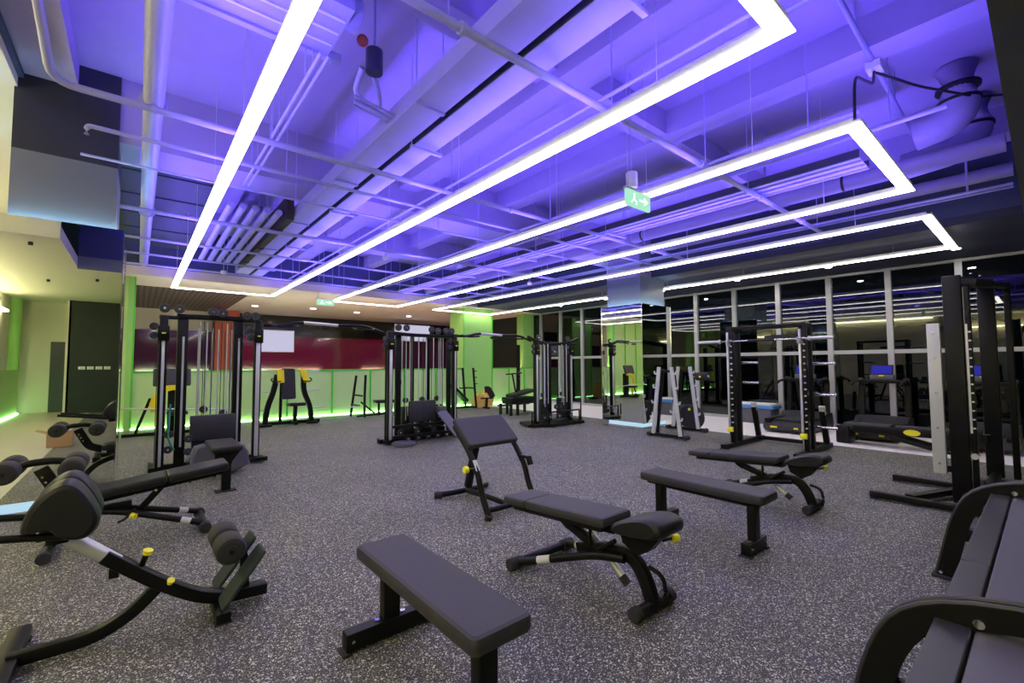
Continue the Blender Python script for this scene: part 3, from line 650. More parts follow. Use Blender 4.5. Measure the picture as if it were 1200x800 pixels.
bolt(t, (-.02, Y0-.034, .36), (0, -1, 0)); bolt(t, (.3, Y0-.034, .12), (0, -1, 0))

# ---- decline crunch bench (left middle)
YC = 4.86
t = thing('crunch_bench', 'long adjustable crunch bench with foam ankle rollers beside the mirrored left column', 'bench', (.05, YC, 0))
slab(MB(), (-.30, YC, .365), (.22, YC, .425), .30, .07, .03, .022).build('seat_pad', UPH, t)
slab(MB(), (.225, YC, .426), (.66, YC, .475), .30, .07, .03, .022).build('back_pad', UPH, t)
m_ = MB(); m_.bar([(-.26, YC, .345), (.62, YC, .448)], .10, .045); m_.build('pad_carrier', FRAME, t)
for x in (-.2, .02, .15, .38, .58): bolt(t, (x, YC-.051, .352+x*.117), (0, -1, 0), .011)
m_ = MB(); m_.bar([(.0, YC, .28), (-.2, YC, .27), (-.36, YC, .20), (-.47, YC, .05)], .06, .05, (0, 1, 0), .12); m_.build('rear_leg', FRAME, t)
f = MB().cyl((-.47, YC-.24, .042), (-.47, YC+.24, .042), .032, 14).build('rear_foot', FRAME, t)
for s in (-1, 1): MB().cyl((-.47, YC+s*.20, .042), (-.47, YC+s*.26, .042), .042, 14, .008).build('rubber_foot', RUB, f)
for s in (-1, 1):
    fr = MB().tube([(-.22, YC+s*.04, .27), (-.05, YC+s*.07, .24), (.46, YC+s*.2, .075)], .025, 12, .12).build('front_tube', FRAME, t)
    a = Vector((-.05, YC+s*.07, .24)); b_ = Vector((.46, YC+s*.2, .075)); d = (b_-a).normalized(); p = a+d*.40
    MB().sweep([p, p+d*.07], circ(.0262, 12)).build('label_band', LABEL, fr, label='silver label band')
f = MB().cyl((.48, YC-.26, .045), (.48, YC+.26, .045), .030, 14).build('front_foot', FRAME, t)
for s in (-1, 1): MB().cyl((.48, YC+s*.21, .046), (.48, YC+s*.28, .046), .044, 14, .008).build('rubber_foot', RUB, f)
MB().bar([(.20, YC, .40), (.06, YC, .23)], .05, .03, (0, 1, 0)).build('support_strut', FRAME, t)
k = MB().tube([(.02, YC-.06, .25), (-.04, YC-.16, .20), (-.08, YC-.18, .19)], .010, 8, .03).build('adjust_lever', FRAME, t)
MB().cyl((.0, YC-.13, .215), (.025, YC-.15, .205), .022, 14).build('knob_cap', YEL, k, label='yellow cap')
m_ = MB(); m_.bar([(-.30, YC, .38), (-.42, YC, .42), (-.50, YC, .58), (-.53, YC, .64)], .085, .035, (0, 1, 0), .06); m_.build('roller_post', FRAME, t)
for z in (.50, .54, .58): MB().cyl((-.475-(z-.5)*.5, YC-.055, z), (-.475-(z-.5)*.5, YC+.055, z), .008, 8).build('ladder_rung', CHR, t)
MB().cyl((-.47, YC-.047, .47), (-.47, YC-.042, .47), .022, 14).build('badge', YEL, t, label='round yellow badge')
MB().tube([(-.70, YC, .645), (-.60, YC, .685), (-.45, YC, .69), (-.33, YC, .65)], .026, 12, .06).build('roller_bridge', FRAME, t)
for x, z in ((-.69, .655), (-.35, .64)):
    MB().cyl((x, YC-.24, z), (x, YC+.24, z), .013, 10).build('roller_axle', FRAME, t)
    foam(t, (x, YC-.23, z), (x, YC-.04, z), .075); foam(t, (x, YC+.04, z), (x, YC+.23, z), .075)

# ---- seated row bench near left tower
t = thing('row_bench', 'black pedestal seat of the rowing station in front of the left rack tower', 'bench', (.80, 6.25, 0))
slab(MB(), (.80, 5.88, .44), (.80, 6.62, .44), .30, .06, .04, .02).build('seat_pad', UPH, t)
m_ = MB(); m_.prism([(.67, .44), (.93, .44), (.85, .33), (.845, .30), (.755, .30), (.75, .33)], 'y', 5.93, 6.02); m_.build('support_head', FRAME, t)
MB().box((.755, 5.94, .012), (.845, 6.01, .31), .005).build('post', FRAME, t)
MB().box((.70, 5.92, 0), (.90, 6.03, .014), .004).build('foot', RUB, t)
MB().bar([(.80, 5.98, .40), (.80, 6.75, .40)], .06, .05).build('seat_rail', FRAME, t)
MB().bar([(.80, 6.70, .40), (.80, 6.78, .02)], .05, .06).build('rear_post', FRAME, t)

# ---- cable towers
def pulley(parent, c, r=.06, ax=(0, 1, 0)):
    c, ax = Vector(c), Vector(ax)
    p = MB().cyl(c-ax*.018, c+ax*.018, r, 18, .006).build('pulley', PLAS, parent)
    MB().cyl(c-ax*.021, c+ax*.021, r*.25, 10).build('pulley_hub', CHR, p)
    return p
def rail(parent, x, y, z0, z1, sw=.026):
    p = MB().box((x-.045, y-.035, z0), (x+.045, y+.05, z1), .006).build('column_post', FRAME, parent)
    MB().box((x-sw, y-.048, z0+.06), (x+sw, y-.034, z1-.32), .004).build('silver_rail', SILV, p, label='silver rail')
    c = MB().box((x-.06, y-.075, z1-.33), (x+.06, y+.06, z1-.13), .012).build('carriage', FRAME, parent)
    MB().cyl((x-.02, y-.085, z1-.23), (x+.02, y-.085, z1-.23), .008, 8).build('carriage_pin', YEL, c, label='small yellow pin')
    pulley(parent, (x-.10, y-.02, z1-.14), .05); pulley(parent, (x-.10, y-.02, z1-.26), .05)
    MB().cyl((x-.055, y-.03, z0+.1), (x-.055, y-.03, z1-.2), .005, 6).build('cable', CABLE, parent)
    for k in range(8): MB().cyl((x+.035, y-.04, .5+k*.15), (x+.035, y-.034, .5+k*.15), .007, 6).build('bolt', CHR, p)
    return p
def stack(parent, x0, x1, y, z0, z1):
    s = MB()
    n = int((z1-z0)/.03)
    for k in range(n): s.box((x0, y-.07, z0+k*.03), (x1, y+.07, z0+k*.03+.026))
    st = s.build('weight_stack', WEIGHT, parent, smooth=0)
    MB().box(((x0+x1)/2-.004, y-.09, z1-.18), ((x0+x1)/2+.004, y-.072, z1+.02)).build('selector_strip', LABEL, st, smooth=0)
    MB().cyl(((x0+x1)/2, y-.095, z1+.01), ((x0+x1)/2, y-.07, z1+.01), .014, 10).build('selector_pin', YEL, st, label='yellow selector pin')
    for dx in (-.08, .08): MB().cyl(((x0+x1)/2+dx, y, z1), ((x0+x1)/2+dx, y, 1.93), .010, 8).build('guide_rod', SILV, parent)
    MB().cyl(((x0+x1)/2, y, z1), ((x0+x1)/2, y, 1.9), .005, 6).build('cable', CABLE, parent)
    MB().cyl(((x0+x1)/2, y-.01, z1+.09), ((x0+x1)/2, y+.03, z1+.09), .05, 16).build('stack_pulley', PLAS, parent)
# left tower
TY = 7.5
t = thing('cable_tower', 'leftmost cable tower, with two upright silver rails and guide rods before the green wall', 'cable machine', (.8, TY, 0), 'cable towers')
rail(t, .255, TY, .03, 2.06, .016); rail(t, 1.36, TY, .03, 2.06)
for x in (.47, 1.13):
    p = MB().box((x-.06, TY+.12, .03), (x+.06, TY+.22, 2.06), .006).build('column_post', FRAME, t)
    MB().box((x-.004, TY+.112, .3), (x+.02, TY+.12, 1.8)).build('edge_strip', SILV, p, smooth=0)
m_ = MB(); m_.bar([(.40, TY+.15, 2.08), (1.20, TY+.15, 2.08)], .10, .07, (0, 0, 1)); m_.bar([(.22, TY+.02, 2.05), (.45, TY+.15, 2.06)], .06, .05); m_.bar([(1.15, TY+.15, 2.06), (1.40, TY+.02, 2.05)], .06, .05); m_.build('top_beam', FRAME, t)
m_ = MB(); m_.bar([(.18, TY-.05, .05), (.18, TY+.45, .05)], .07, .07); m_.bar([(1.42, TY-.05, .05), (1.42, TY+.45, .05)], .07, .07); m_.bar([(.15, TY+.17, .05), (1.45, TY+.17, .05)], .08, .07); m_.build('base_frame', FRAME, t)
stack(t, .60, .86, TY+.12, .10, .70); stack(t, .89, 1.08, TY+.30, .10, .62)
MB().box((.56, TY+.06, .012), (1.12, TY+.36, .095), .006).build('stack_base', FRAME, t)
for x in (.70, .80, .91, 1.02): MB().cyl((x, TY+.03, .6), (x, TY+.03, 2.02), .005, 6).build('cable', CABLE, t)
for x, z in ((.56, .25), (.56, .42), (.34, .5), (.34, .3), (.62, .15)): pulley(t, (x, TY-.03, z), .05)
for x in (.66, .74, .98): MB().cyl((x, TY+.05, .5), (x, TY+.05, 2.0), .008, 8).build('guide_rod', SILV, t)
MB().box((.57, TY-.02, .38), (1.10, TY+.045, .72), .012).build('stack_cover', PLAS, t)
for x, z in ((.26, 2.17), (.42, 2.17), (.80, 2.16), (.92, 2.15), (1.22, 2.13), (1.33, 2.13)): pulley(t, (x, TY+.05, z), .06)
m_ = MB(); m_.bar([(1.28, TY-.1, .05), (1.5, TY-.1, .05)], .06, .06); m_.build('outrigger_foot', FRAME, t)
prof = smooth_poly([(.55, .02), (.55, .36), (.70, .40), (1.0, .40), (1.17, .34), (1.18, .02)], 1)
m_ = MB(); blob(m_, prof, 'y', 6.86, 7.12, .03); m_.build('base_cover', PLASL, t)
m_ = MB(); m_.tube([(.35, TY-.1, .9), (.33, TY-.12, .45), (.40, TY-.1, .3)], .012, 8, .1); m_.build('hanging_strap', mat('green_strap', (.02, .25, .16), .7), t)
# middle tower
t = thing('cable_tower', 'middle cable tower with a slanted grey plate and many low pulleys', 'cable machine', (4.1, TY, 0), 'cable towers')
rail(t, 3.44, TY, .03, 2.0); rail(t, 4.78, TY, .03, 2.0, .012)
for x, y, w in ((3.64, TY+.10, .05), (4.02, TY+.3, .035), (4.36, TY+.3, .035), (4.66, TY+.02, .04)):
    MB().box((x-w, y-.03, .03), (x+w, y+.03, 2.0), .006).build('column_post', FRAME, t)
m_ = MB(); m_.bar([(3.40, TY+.05, 1.98), (3.85, TY+.02, 1.95), (4.6, TY+.02, 1.95), (4.85, TY+.05, 1.98)], .09, .06, bend=.1); m_.bar([(3.5, TY+.3, 1.97), (4.7, TY+.3, 1.97)], .07, .05); m_.build('top_beam', FRAME, t)
m_ = MB(); m_.bar([(3.40, TY-.1, .05), (3.40, TY+.35, .05)], .07, .06); m_.bar([(4.86, TY-.1, .05), (4.86, TY+.35, .05)], .07, .06); m_.bar([(3.3, TY+.15, .05), (4.9, TY+.15, .05)], .08, .07); m_.build('base_frame', FRAME, t)
for x0, x1, y in ((3.72, 3.92, TY+.14), (4.06, 4.28, TY+.16), (4.40, 4.60, TY+.18)): stack(t, x0, x1, y, .22, .66); MB().box((x0-.03, y-.09, .012), (x1+.03, y+.09, .215), .006).build('stack_base', FRAME, t)
for x in (3.78, 3.90, 4.20, 4.47, 4.56): MB().cyl((x, TY+.06, .4), (x, TY+.06, 1.95), .008, 8).build('guide_rod', SILV, t)
for x, z in ((3.62, 2.08), (3.78, 2.08), (4.30, 2.07), (4.45, 2.05), (4.62, 2.06), (4.75, 2.06)): pulley(t, (x, TY+.05, z), .062)
for k in range(7): pulley(t, (3.62+k*.17, TY-.06, .20+(k % 2)*.10), .055)
for k in range(5): pulley(t, (3.75+k*.2, TY-.10, .09), .05)
MB().box((3.82, TY-.02, .36), (4.36, TY+.04, .74), .012).build('stack_cover', PLAS, t)
for x in (3.70, 3.86, 4.10, 4.26, 4.5): MB().cyl((x, TY-.02, .3), (x, TY-.02, 1.95), .005, 6).build('cable', CABLE, t)
m_ = MB(); m_.bar([(3.45, TY-.12, .32), (4.75, TY-.12, .32)], .04, .05); m_.bar([(3.45, TY-.12, .14), (4.75, TY-.12, .14)], .04, .05); m_.build('pulley_carrier', FRAME, t)
MB().tube([(3.34, TY-.05, .05), (3.34, TY-.05, 1.75)], .014, 8).build('side_bar', FRAME, t)
MB().cyl((3.62, TY-.22, 0), (3.62, TY-.22, .06), .20, 24, .012).build('base_disc', PLASL, t)
m_ = MB(); slab(m_, (4.42, TY-.10, .52), (4.60, TY-.45, .10), .22, .03, .02, .008, up=(0, -1, 1)); m_.build('foot_plate', PLASL, t, label='slanted grey plate')
MB().box((4.38, TY-.12, .50), (4.54, TY+.02, .62), .01).build('seat_cover', PLASL, t)
# right tower
t = thing('cable_tower', 'rightmost cable tower, standing before the dark windows', 'cable machine', (7.5, TY, 0), 'cable towers')
rail(t, 6.97, TY, .06, 1.95); rail(t, 8.10, TY, .06, 1.95)
MB().box((7.48, TY+.2, .06), (7.66, TY+.32, 1.95), .006).build('column_post', FRAME, t)
MB().box((8.25, TY+.3, .06), (8.35, TY+.40, 1.95), .006).build('column_post', FRAME, t)
m_ = MB(); m_.bar([(6.72, TY+.0, 2.02), (6.95, TY, 1.94), (7.5, TY+.1, 1.86), (8.1, TY, 1.93), (8.5, TY+.1, 2.04)], .05, .07, bend=.2); m_.bar([(6.9, TY-.08, 1.88), (7.55, TY+.2, 1.88), (8.2, TY-.08, 1.88)], .04, .05, bend=.1); m_.build('top_beam', FRAME, t)
m_ = MB(); m_.prism([(6.68, TY-.05), (7.1, TY-.35), (8.2, TY-.35), (8.45, TY-.05), (8.3, TY+.5), (6.9, TY+.5)], 'z', .012, .07); b = m_.build('base_plate', FRAME, t)
for x, y in ((6.8, TY-.1), (7.2, TY-.3), (8.1, TY-.3), (8.3, TY)): MB().cyl((x, y, 0), (x, y, .014), .04, 12).build('rubber_foot', RUB, b)
stack(t, 7.15, 7.38, TY+.1, .12, .60); stack(t, 7.78, 8.0, TY+.1, .12, .60)
for x in (7.20, 7.33, 7.8, 7.95): MB().cyl((x, TY-.02, .5), (x, TY-.02, 1.88), .010, 8).build('guide_rod', SILV, t)
for x, z in ((7.12, .2), (7.5, .42), (7.65, .42), (7.3, .2), (7.6, .2), (8.0, .2), (7.45, 1.7)): pulley(t, (x, TY-.1, z), .055)
m_ = MB(); m_.tube([(6.75, TY-.1, .35), (6.75, TY-.1, .07)], .018); m_.tube([(8.36, TY-.1, .07), (8.36, TY-.1, .6)], .018); m_.tube([(7.1, TY-.28, .33), (8.1, TY-.28, .33)], .018); m_.tube([(7.1, TY-.28, .07), (7.1, TY-.28, .33)], .018); m_.tube([(8.1, TY-.28, .07), (8.1, TY-.28, .33)], .018); m_.build('guard_rail', FRAME, t)
for x in (7.05, 8.02): pulley(t, (x, TY, 2.02), .06)
# linking beams with grips
def link(x0, x1, zz, lab):
    t = thing('pull_up_beam', lab, 'pull-up beam', (x0, TY+.1, 1.9), 'beams linking the cable towers')
    L_ = x1-x0
    MB().tube([(x0, TY+.1, zz-.02), (x0+L_*.14, TY+.1, zz-.02), (x0+L_*.27, TY+.1, zz+.05), (x0+L_*.6, TY+.1, zz+.03), (x0+L_*.82, TY+.1, zz+.05), (x1, TY+.1, zz-.06)], .026, 12, .15).build('beam', FRAME, t)
    MB().cyl((x0+L_*.3, TY+.10, zz+.0475), (x0+L_*.58, TY+.10, zz+.031), .0275, 12).build('centre_sleeve', GREYP, t, label='grey centre sleeve')
    for s in (.06, .70):
        m_ = MB(); m_.tube([(x0+L_*s, TY+.08, zz+.0), (x0+L_*(s+.02), TY-.12, zz-.05), (x0+L_*(s+.14), TY-.16, zz-.03), (x0+L_*(s+.2), TY+.08, zz-.0)], .015, 10, .08); m_.build('pull_up_grip', FRAME, t)
    MB().box((x0+L_*.44, TY+.06, zz-.05), (x0+L_*.50, TY+.14, zz-.01), .005).build('bracket', FRAME, t)
link(1.44, 3.36, 2.03, 'long bar with pull-up grips between the left and middle cable towers')
link(4.88, 6.90, 2.0, 'long bar with pull-up grips between the middle and right cable towers')

# ---- chest press with yellow arms
PY = 11.6
t = thing('chest_press_machine', 'plate loaded press machine with two yellow arms before the green wall', 'exercise machine', (2.83, PY, 0))
slab(MB(), (2.77, PY-.02, .60), (2.77, PY+.12, 1.32), .30, .08, .03, .02, up=(0, -1, .2)).build('back_pad', UPH, t)
slab(MB(), (2.90, PY-.40, .46), (2.90, PY-.02, .43), .36, .08, .06, .03).build('seat_pad', UPH, t)
MB().bar([(2.88, PY-.2, .45), (2.88, PY-.15, .05)], .08, .08).build('seat_post', FRAME, t)
m_ = MB(); m_.bar([(2.64, PY+.1, 1.15), (2.62, PY+.1, .05)], .06, .06, (0, 1, 0)); m_.bar([(2.2, PY+.05, .05), (3.5, PY+.05, .05)], .07, .07); m_.bar([(2.88, PY-.3, .05), (2.88, PY+.4, .05)], .07, .06); m_.build('base_frame', FRAME, t)
for s, xb, xm, xt in ((-1, 2.28, 2.45, 2.52), (1, 3.30, 3.10, 3.10)):
    MB().bar([(xb, PY, .05), (xb+(.05 if s < 0 else -.05), PY, .45), (xm, PY, .78), (xt, PY, 1.18)], .11, .09, (0, 1, 0), .25).build('upright', FRAME, t)
    a = MB(); a.prism([(xt-.02, 1.30), (xt+.12, 1.30), (xt+.14, 1.0), (xt-.0, .99)] if s < 0 else [(xt-.13, 1.32), (xt+.02, 1.30), (xt+.13, 1.0), (xt-.0, .99)], 'y', PY-.10, PY-.03); arm = a.build('press_arm', YELP, t, label='yellow press arm')
    MB().tube([(xt+.06*(-s), PY-.10, 1.03), (xt+.10*s, PY-.16, 1.01), (xt+.16*s, PY-.15, 1.06), (xt+.12*s, PY-.08, 1.10)], .014, 8, .04).build('hand_grip', FRAME, arm)
    for z in (1.24, .78, .36):
        xo = xt if z > 1 else (xm if z > .5 else xb)
        MB().cyl((xo, PY, z), (xo+s*.36, PY, z+.04), .016, 10).build('weight_horn', SILV, t)
    MB().box((xb-.13, PY-.15, 0), (xb+.13, PY+.15, .05), .01).build('foot', FRAME, t)
# ---- yellow machine behind left tower
PX = .5
t = thing('shoulder_press_machine', 'plate loaded machine with yellow frame standing behind the leftmost cable tower', 'exercise machine', (PX, PY, 0))
slab(MB(), (PX+.06, PY-.05, .98), (PX+.06, PY+.05, 1.33), .62, .08, .03, .02, up=(0, -1, .2)).build('back_pad', UPHL, t)
MB().bar([(PX+.15, PY+.05, 1.0), (PX+.15, PY+.05, .05)], .30, .10, (0, 1, 0)).build('column_post', FRAME, t)
a = MB(); a.prism(smooth_poly([(PX+.0, 1.02), (PX+.28, 1.02), (PX+.3, .92), (PX-.02, .90), (PX-.15, .78), (PX-.17, .5), (PX-.28, .45), (PX-.30, .72), (PX-.12, .95)], 1), 'y', PY-.12, PY-.06); a.build('yellow_arm', YELP, t, label='curved yellow arm')
MB().box((PX-.2, PY-.10, .12), (PX-.10, PY-.04, .45)).build('yellow_guard', YELP, t, smooth=0, label='yellow guard')
MB().cyl((-.26, PY-.15, .58), (1.55, PY-.15, .46), .018, 10).build('weight_bar', SILV, t, label='long silver bar')
MB().bar([(PX-.3, PY, .05), (PX-.5, PY, .05), (PX-.28, PY, .75)], .05, .05, (0, 1, 0)).build('side_frame', FRAME, t)
m_ = MB(); m_.bar([(PX-.7, PY, .04), (PX+.6, PY, .04)], .08, .06); m_.bar([(PX+.1, PY-.5, .04), (PX+.1, PY+.4, .04)], .08, .06); m_.build('base_frame', FRAME, t)
slab(MB(), (PX+.15, PY-.45, .42), (PX+.15, PY-.02, .40), .34, .08, .06, .03).build('seat_pad', UPH, t)
# ---- olympic benches
PY = 11.8
t = thing('incline_bench', 'black bench with tall barbell posts before the green wall, left of the middle cable tower', 'bench', (4.9, PY, 0))
for dy in (-.25, .25):
    MB().bar([(4.42, PY+dy, .03), (4.56, PY+dy, 1.12)] if dy > 0 else [(4.60, PY+dy, .03), (4.60, PY+dy, .6), (4.62, PY+dy, 1.14)], .05, .06, (0, 1, 0)).build('barbell_post', FRAME, t)
m_ = MB(); m_.bar([(4.5, PY, .05), (5.5, PY, .08)], .05, .05); m_.bar([(4.6, PY, .42), (4.98, PY, .1)], .04, .04, (0, 1, 0)); m_.bar([(4.52, PY-.28, .6), (4.52, PY+.28, .6)], .04, .04); m_.bar([(4.45, PY-.28, .35), (4.45, PY+.28, .35)], .04, .04); m_.build('frame', FRAME, t)
slab(MB(), (4.98, PY, .37), (5.55, PY, .36), .28, .08, .04, .02).build('pad', UPH, t)
MB().bar([(5.1, PY, .38), (5.1, PY, .03)], .05, .05, (0, 1, 0)).build('leg', FRAME, t)
MB().bar([(5.42, PY-.3, .03), (5.47, PY-.3, 1.32)], .04, .05, (0, 1, 0)).build('barbell_post', FRAME, t)
MB().bar([(5.45, PY-.3, .5), (5.62, PY-.3, .98)], .04, .04, (0, 1, 0)).build('brace', FRAME, t)
for x, z in ((4.15, .33), (5.2, .80)): MB().cyl((x, PY-.28, z), (x+.3, PY-.28, z), .014, 8).build('weight_horn', SILV, t)
t = thing('decline_bench', 'black bench with a steep sloping pad between the middle tower and the plywood box', 'bench', (7.9, 12.0, 0))
slab(MB(), (7.50, 12.0, .74), (8.08, 12.0, .22), .28, .08, .04, .02, up=(1, 0, 1)).build('pad', UPH, t)
for dy in (-.3, .3): MB().bar([(8.28, 12.0+dy, .03), (8.16, 12.0+dy, 1.3)], .05, .06, (0, 1, 0)).build('barbell_post', FRAME, t)
m_ = MB(); m_.bar([(7.3, 12.0, .05), (8.4, 12.0, .05)], .05, .05); m_.bar([(7.65, 12.0, .05), (7.70, 12.0, .6)], .05, .05, (0, 1, 0)); m_.bar([(7.85, 12.0, .66), (8.22, 12.0, .66)], .04, .04); m_.bar([(8.22, 11.7, .66), (8.22, 12.3, .66)], .04, .04); m_.bar([(8.28, 11.7, .05), (8.28, 12.3, .05)], .05, .05); m_.build('frame', FRAME, t)
for z in (1.2, 1.0, .8): MB().bar([(8.17+(1.3-z)*.09, 11.69, z), (8.27+(1.3-z)*.09, 11.69, z)], .03, .03).build('barbell_hook', FRAME, t)
t = thing('curl_stool', 'small black stool with a curved top before the plywood box', 'stool', (8.65, 11.6, 0))
m_ = MB(); m_.bar([(8.55, 11.6, .60), (8.68, 11.6, .62), (8.80, 11.6, .45), (8.86, 11.6, .34)], .2, .05, (0, 1, 0), .08); m_.build('seat', UPH, t)
m_ = MB(); m_.bar([(8.40, 11.6, .33), (8.88, 11.6, .33)], .06, .04); m_.bar([(8.62, 11.6, .33), (8.60, 11.6, .04)], .07, .07, (0, 1, 0)); m_.bar([(8.60, 11.45, .03), (8.60, 11.75, .03)], .07, .05); m_.build('frame', FRAME, t)
t = thing('plywood_box', 'tall rounded plywood piece leaning at the foot of the green column', 'box', (9.1, 12.1, 0))
m_ = MB(); m_.prism(smooth_poly([(8.85, 0), (9.20, 0), (9.22, .45), (9.10, .66), (8.93, .62)], 1), 'y', 12.0, 12.25); m_.build('panel', WOOD, t)
t = thing('plywood_box', 'low plywood crate left of the tall rounded plywood piece', 'box', (8.6, 12.15, 0))
m_ = MB(); m_.prism([(8.42, 0), (8.84, 0), (8.80, .40), (8.62, .46), (8.46, .30)], 'y', 12.02, 12.22); m_.build('panel', WOOD, t)
tag(MB().pad((9.55, 11.9, 0), .45, .2, .05, .05, .02).build('foam_mat', RUB), 'small dark mat on the white floor beside the plywood pieces', 'mat')
# machine behind the right tower
t = thing('leg_curl_machine', 'black bench machine half hidden behind the rightmost cable tower', 'exercise machine', (8.2, 9.7, 0))
m_ = MB(); m_.box((7.95, 9.5, .30), (8.9, 10.0, .48), .02); m_.build('body', FRAME, t)
slab(MB(), (8.05, 9.75, .48), (8.9, 9.75, .62), .4, .08, .04, .02).build('pad', UPH, t)
for x in (7.90, 8.14, 8.8):
    for y in (9.52, 9.98): MB().box((x-.03, y-.03, 0), (x+.03, y+.03, .31)).build('leg', FRAME, t, smooth=0)
MB().cyl((7.65, 9.7, .44), (8.4, 9.7, .44), .014, 8).build('cross_bar', CHR, t)
m_ = MB(); m_.tube([(7.88, 9.7, 1.13), (8.45, 9.7, 1.16)], .02); m_.bar([(8.1, 9.7, 1.14), (8.22, 9.7, .62)], .03, .04, (0, 1, 0)); m_.bar([(8.3, 9.7, 1.14), (8.26, 9.7, .62)], .03, .04, (0, 1, 0)); m_.build('handle_frame', FRAME, t)
t = thing('peg_post', 'slim dark post with stepped holes standing before the green corner pillar', 'post', (10.5, 12.2, 0))
MB().box((10.42, 12.15, .03), (10.52, 12.25, 2.1), .006).build('upright', FRAME, t)
MB().box((10.2, 11.9, 0), (10.75, 12.4, .03), .01).build('base_plate', FRAME, t)
for k in range(9): MB().cyl((10.44, 12.14, .9+k*.13), (10.50, 12.14, .9+k*.13), .012, 8).build('peg', CHR, t)

# ---- power rack
t = thing('power_rack', 'black half rack with a barbell, yellow clips and plate horns in front of the windows', 'rack', (8.1, 2.95, 0))
for y in (3.48, 2.42):
    xf = 7.72 if y > 3 else 7.80
    p = MB().box((xf, y-.045, .05), (xf+.10, y+.045, 2.03), .006).build('front_upright', FRAME, t)
    MB().box((xf-.03, y+.012, .35), (xf-.001, y+.042, 1.93), .003).build('silver_rail', SILV, p, label='silver rail')
    for k in range(15): MB().cyl((xf-.045, y-.03, .42+k*.098), (xf-.0, y-.03, .42+k*.098), .012, 8).build('rack_peg', SILV, p)
    MB().box((xf-.04, y-.03, .26), (xf+.02, y+.06, .34), .006).build('safety_clip', YEL, p, label='yellow clip')
    MB().cyl((xf-.02, y+.02, .07), (xf-.02, y+.02, .27), .010, 8).build('clip_rod', CHR, p)
    MB().bar([(7.40, y, .045), (8.95, y, .045)], .09, .07).build('base_beam', FRAME, t)
    MB().bar([(8.80, y, .06), (8.62, y, .62)], .07, .08, (0, 1, 0)).build('rear_strut', FRAME, t)
    MB().bar([(8.645, y, .56), (8.60, y, .70)], .05, .085, (0, 1, 0)).build('strut_cap', GREYP, t)
    MB().box((xf+.25, y-.04, .05), (xf+.33, y+.04, 2.03), .006).build('rear_upright', FRAME, t)
    MB().bar([(xf+.05, y, 1.99), (xf+.34, y, 1.99)], .08, .08).build('top_side_beam', FRAME, t)
    MB().box((7.42-.06, y-.055, 0), (7.42+.06, y+.055, .012)).build('rubber_foot', RUB, t, smooth=0)
for z, x in ((2.0, 7.77), (2.0, 8.08)): MB().bar([(x, 2.42, z), (x, 3.48, z)], .06, .05).build('top_cross_beam', FRAME, t)
MB().bar([(8.72, 2.42, .07), (8.72, 3.48, .07)], .07, .06).build('rear_cross_beam', FRAME, t)
for z in (1.80, 1.40, .92, .42): MB().cyl((8.10, 2.42, z), (8.10, 2.08, z), .022, 12).build('plate_horn', CHR, t)
for z in (1.42, 1.08): MB().cyl((8.00, 3.40, z), (8.00, 3.14, z), .018, 12).build('plate_horn', CHR, t)
MB().bar([(7.95, 3.0, 1.83), (7.95, 2.45, 1.84)], .05, .06).build('padded_bar', FOAM, t)
bb = thing('barbell', 'bare steel barbell resting across the top of the half rack', 'barbell', (7.66, 2.95, 1.78))
MB().cyl((7.66, 3.62, 1.775), (7.66, 2.28, 1.775), .014, 10).build('shaft', CHR, bb)
for a, b in ((3.62, 4.0), (2.28, 1.98)): MB().cyl((7.66, a, 1.775), (7.66, b, 1.775), .024, 12).build('sleeve', SILV, bb)
for y in (3.62, 2.28): MB().cyl((7.66, y-.012, 1.775), (7.66, y+.012, 1.775), .036, 14).build('collar', SILV, bb)
MB().cyl((7.66, 3.15, 1.775), (7.66, 2.75, 1.775), .020, 12).build('grip_zone', RUB, bb)
for y in (3.48, 2.42):
    xf = 7.72 if y > 3 else 7.80
    MB().bar([(xf+.02, y, 1.72), (7.63, y, 1.73), (7.62, y, 1.80)], .05, .03, (0, 1, 0)).build('barbell_hook', SILV, t)

# ---- barbell racks
def bar_rack(x, yl, yr, lab, both=True):
    t = thing('barbell_rack', lab, 'rack', (x, (yl+yr)/2, 0), 'silver and black barbell stands')
    ym = (yl+yr)/2
    for s in (1, -1):
        yb = ym+s*.285; yt = ym+s*.13
        p = MB().bar([(x, yb, .06), (x, yt, 1.34)], .075, .03, (1, 0, 0)).build('silver_post', GREYP, t, label='pale grey post')
        q = MB().bar([(x+.10, yb-s*.03, .06), (x+.10, yt-s*.02, 1.30)], .05, .05, (1, 0, 0)).build('rear_post', FRAME, t)
        for k, z in enumerate((1.22, .95, .66, .36)):
            y = yb+(yt-yb)*(z-.06)/1.28
            MB().bar([(x-.01, y+s*.01, z), (x-.01, y+s*.075, z-.01), (x-.01, y+s*.085, z+.04)], .035, .018, (1, 0, 0)).build('hook', SILV, p)
    MB().bar([(x+.04, yl, .045), (x+.04, yr, .045)], .09, .05).build('base_beam', FRAME, t); MB().bar([(x+.06, ym+.13, 1.26), (x+.06, ym-.13, 1.26)], .05, .05).build('top_link', FRAME, t)
    for y in (yl, yr): MB().cyl((x-.03, y, .04), (x+.11, y, .04), .04, 14).build('rubber_foot', RUB, t)
    return t
bar_rack(7.75, 5.10, 4.34, 'pale posted barbell stand just right of the mirrored window column')
bar_rack(8.92, 5.40, 4.58, 'barbell stand farther back near the windows, carrying a short black barbell')
t = thing('fixed_barbell', 'short black barbell on the top hook of the farther stand', 'barbell', (8.9, 4.7, 1.15), )
MB().cyl((8.88, 4.76, 1.14), (8.88, 4.42, 1.15), .016, 10).build('handle', CHR, t)
MB().cyl((8.88, 4.70, 1.14), (8.88, 4.46, 1.15), .085, 18, .02).build('head', RUB, t)
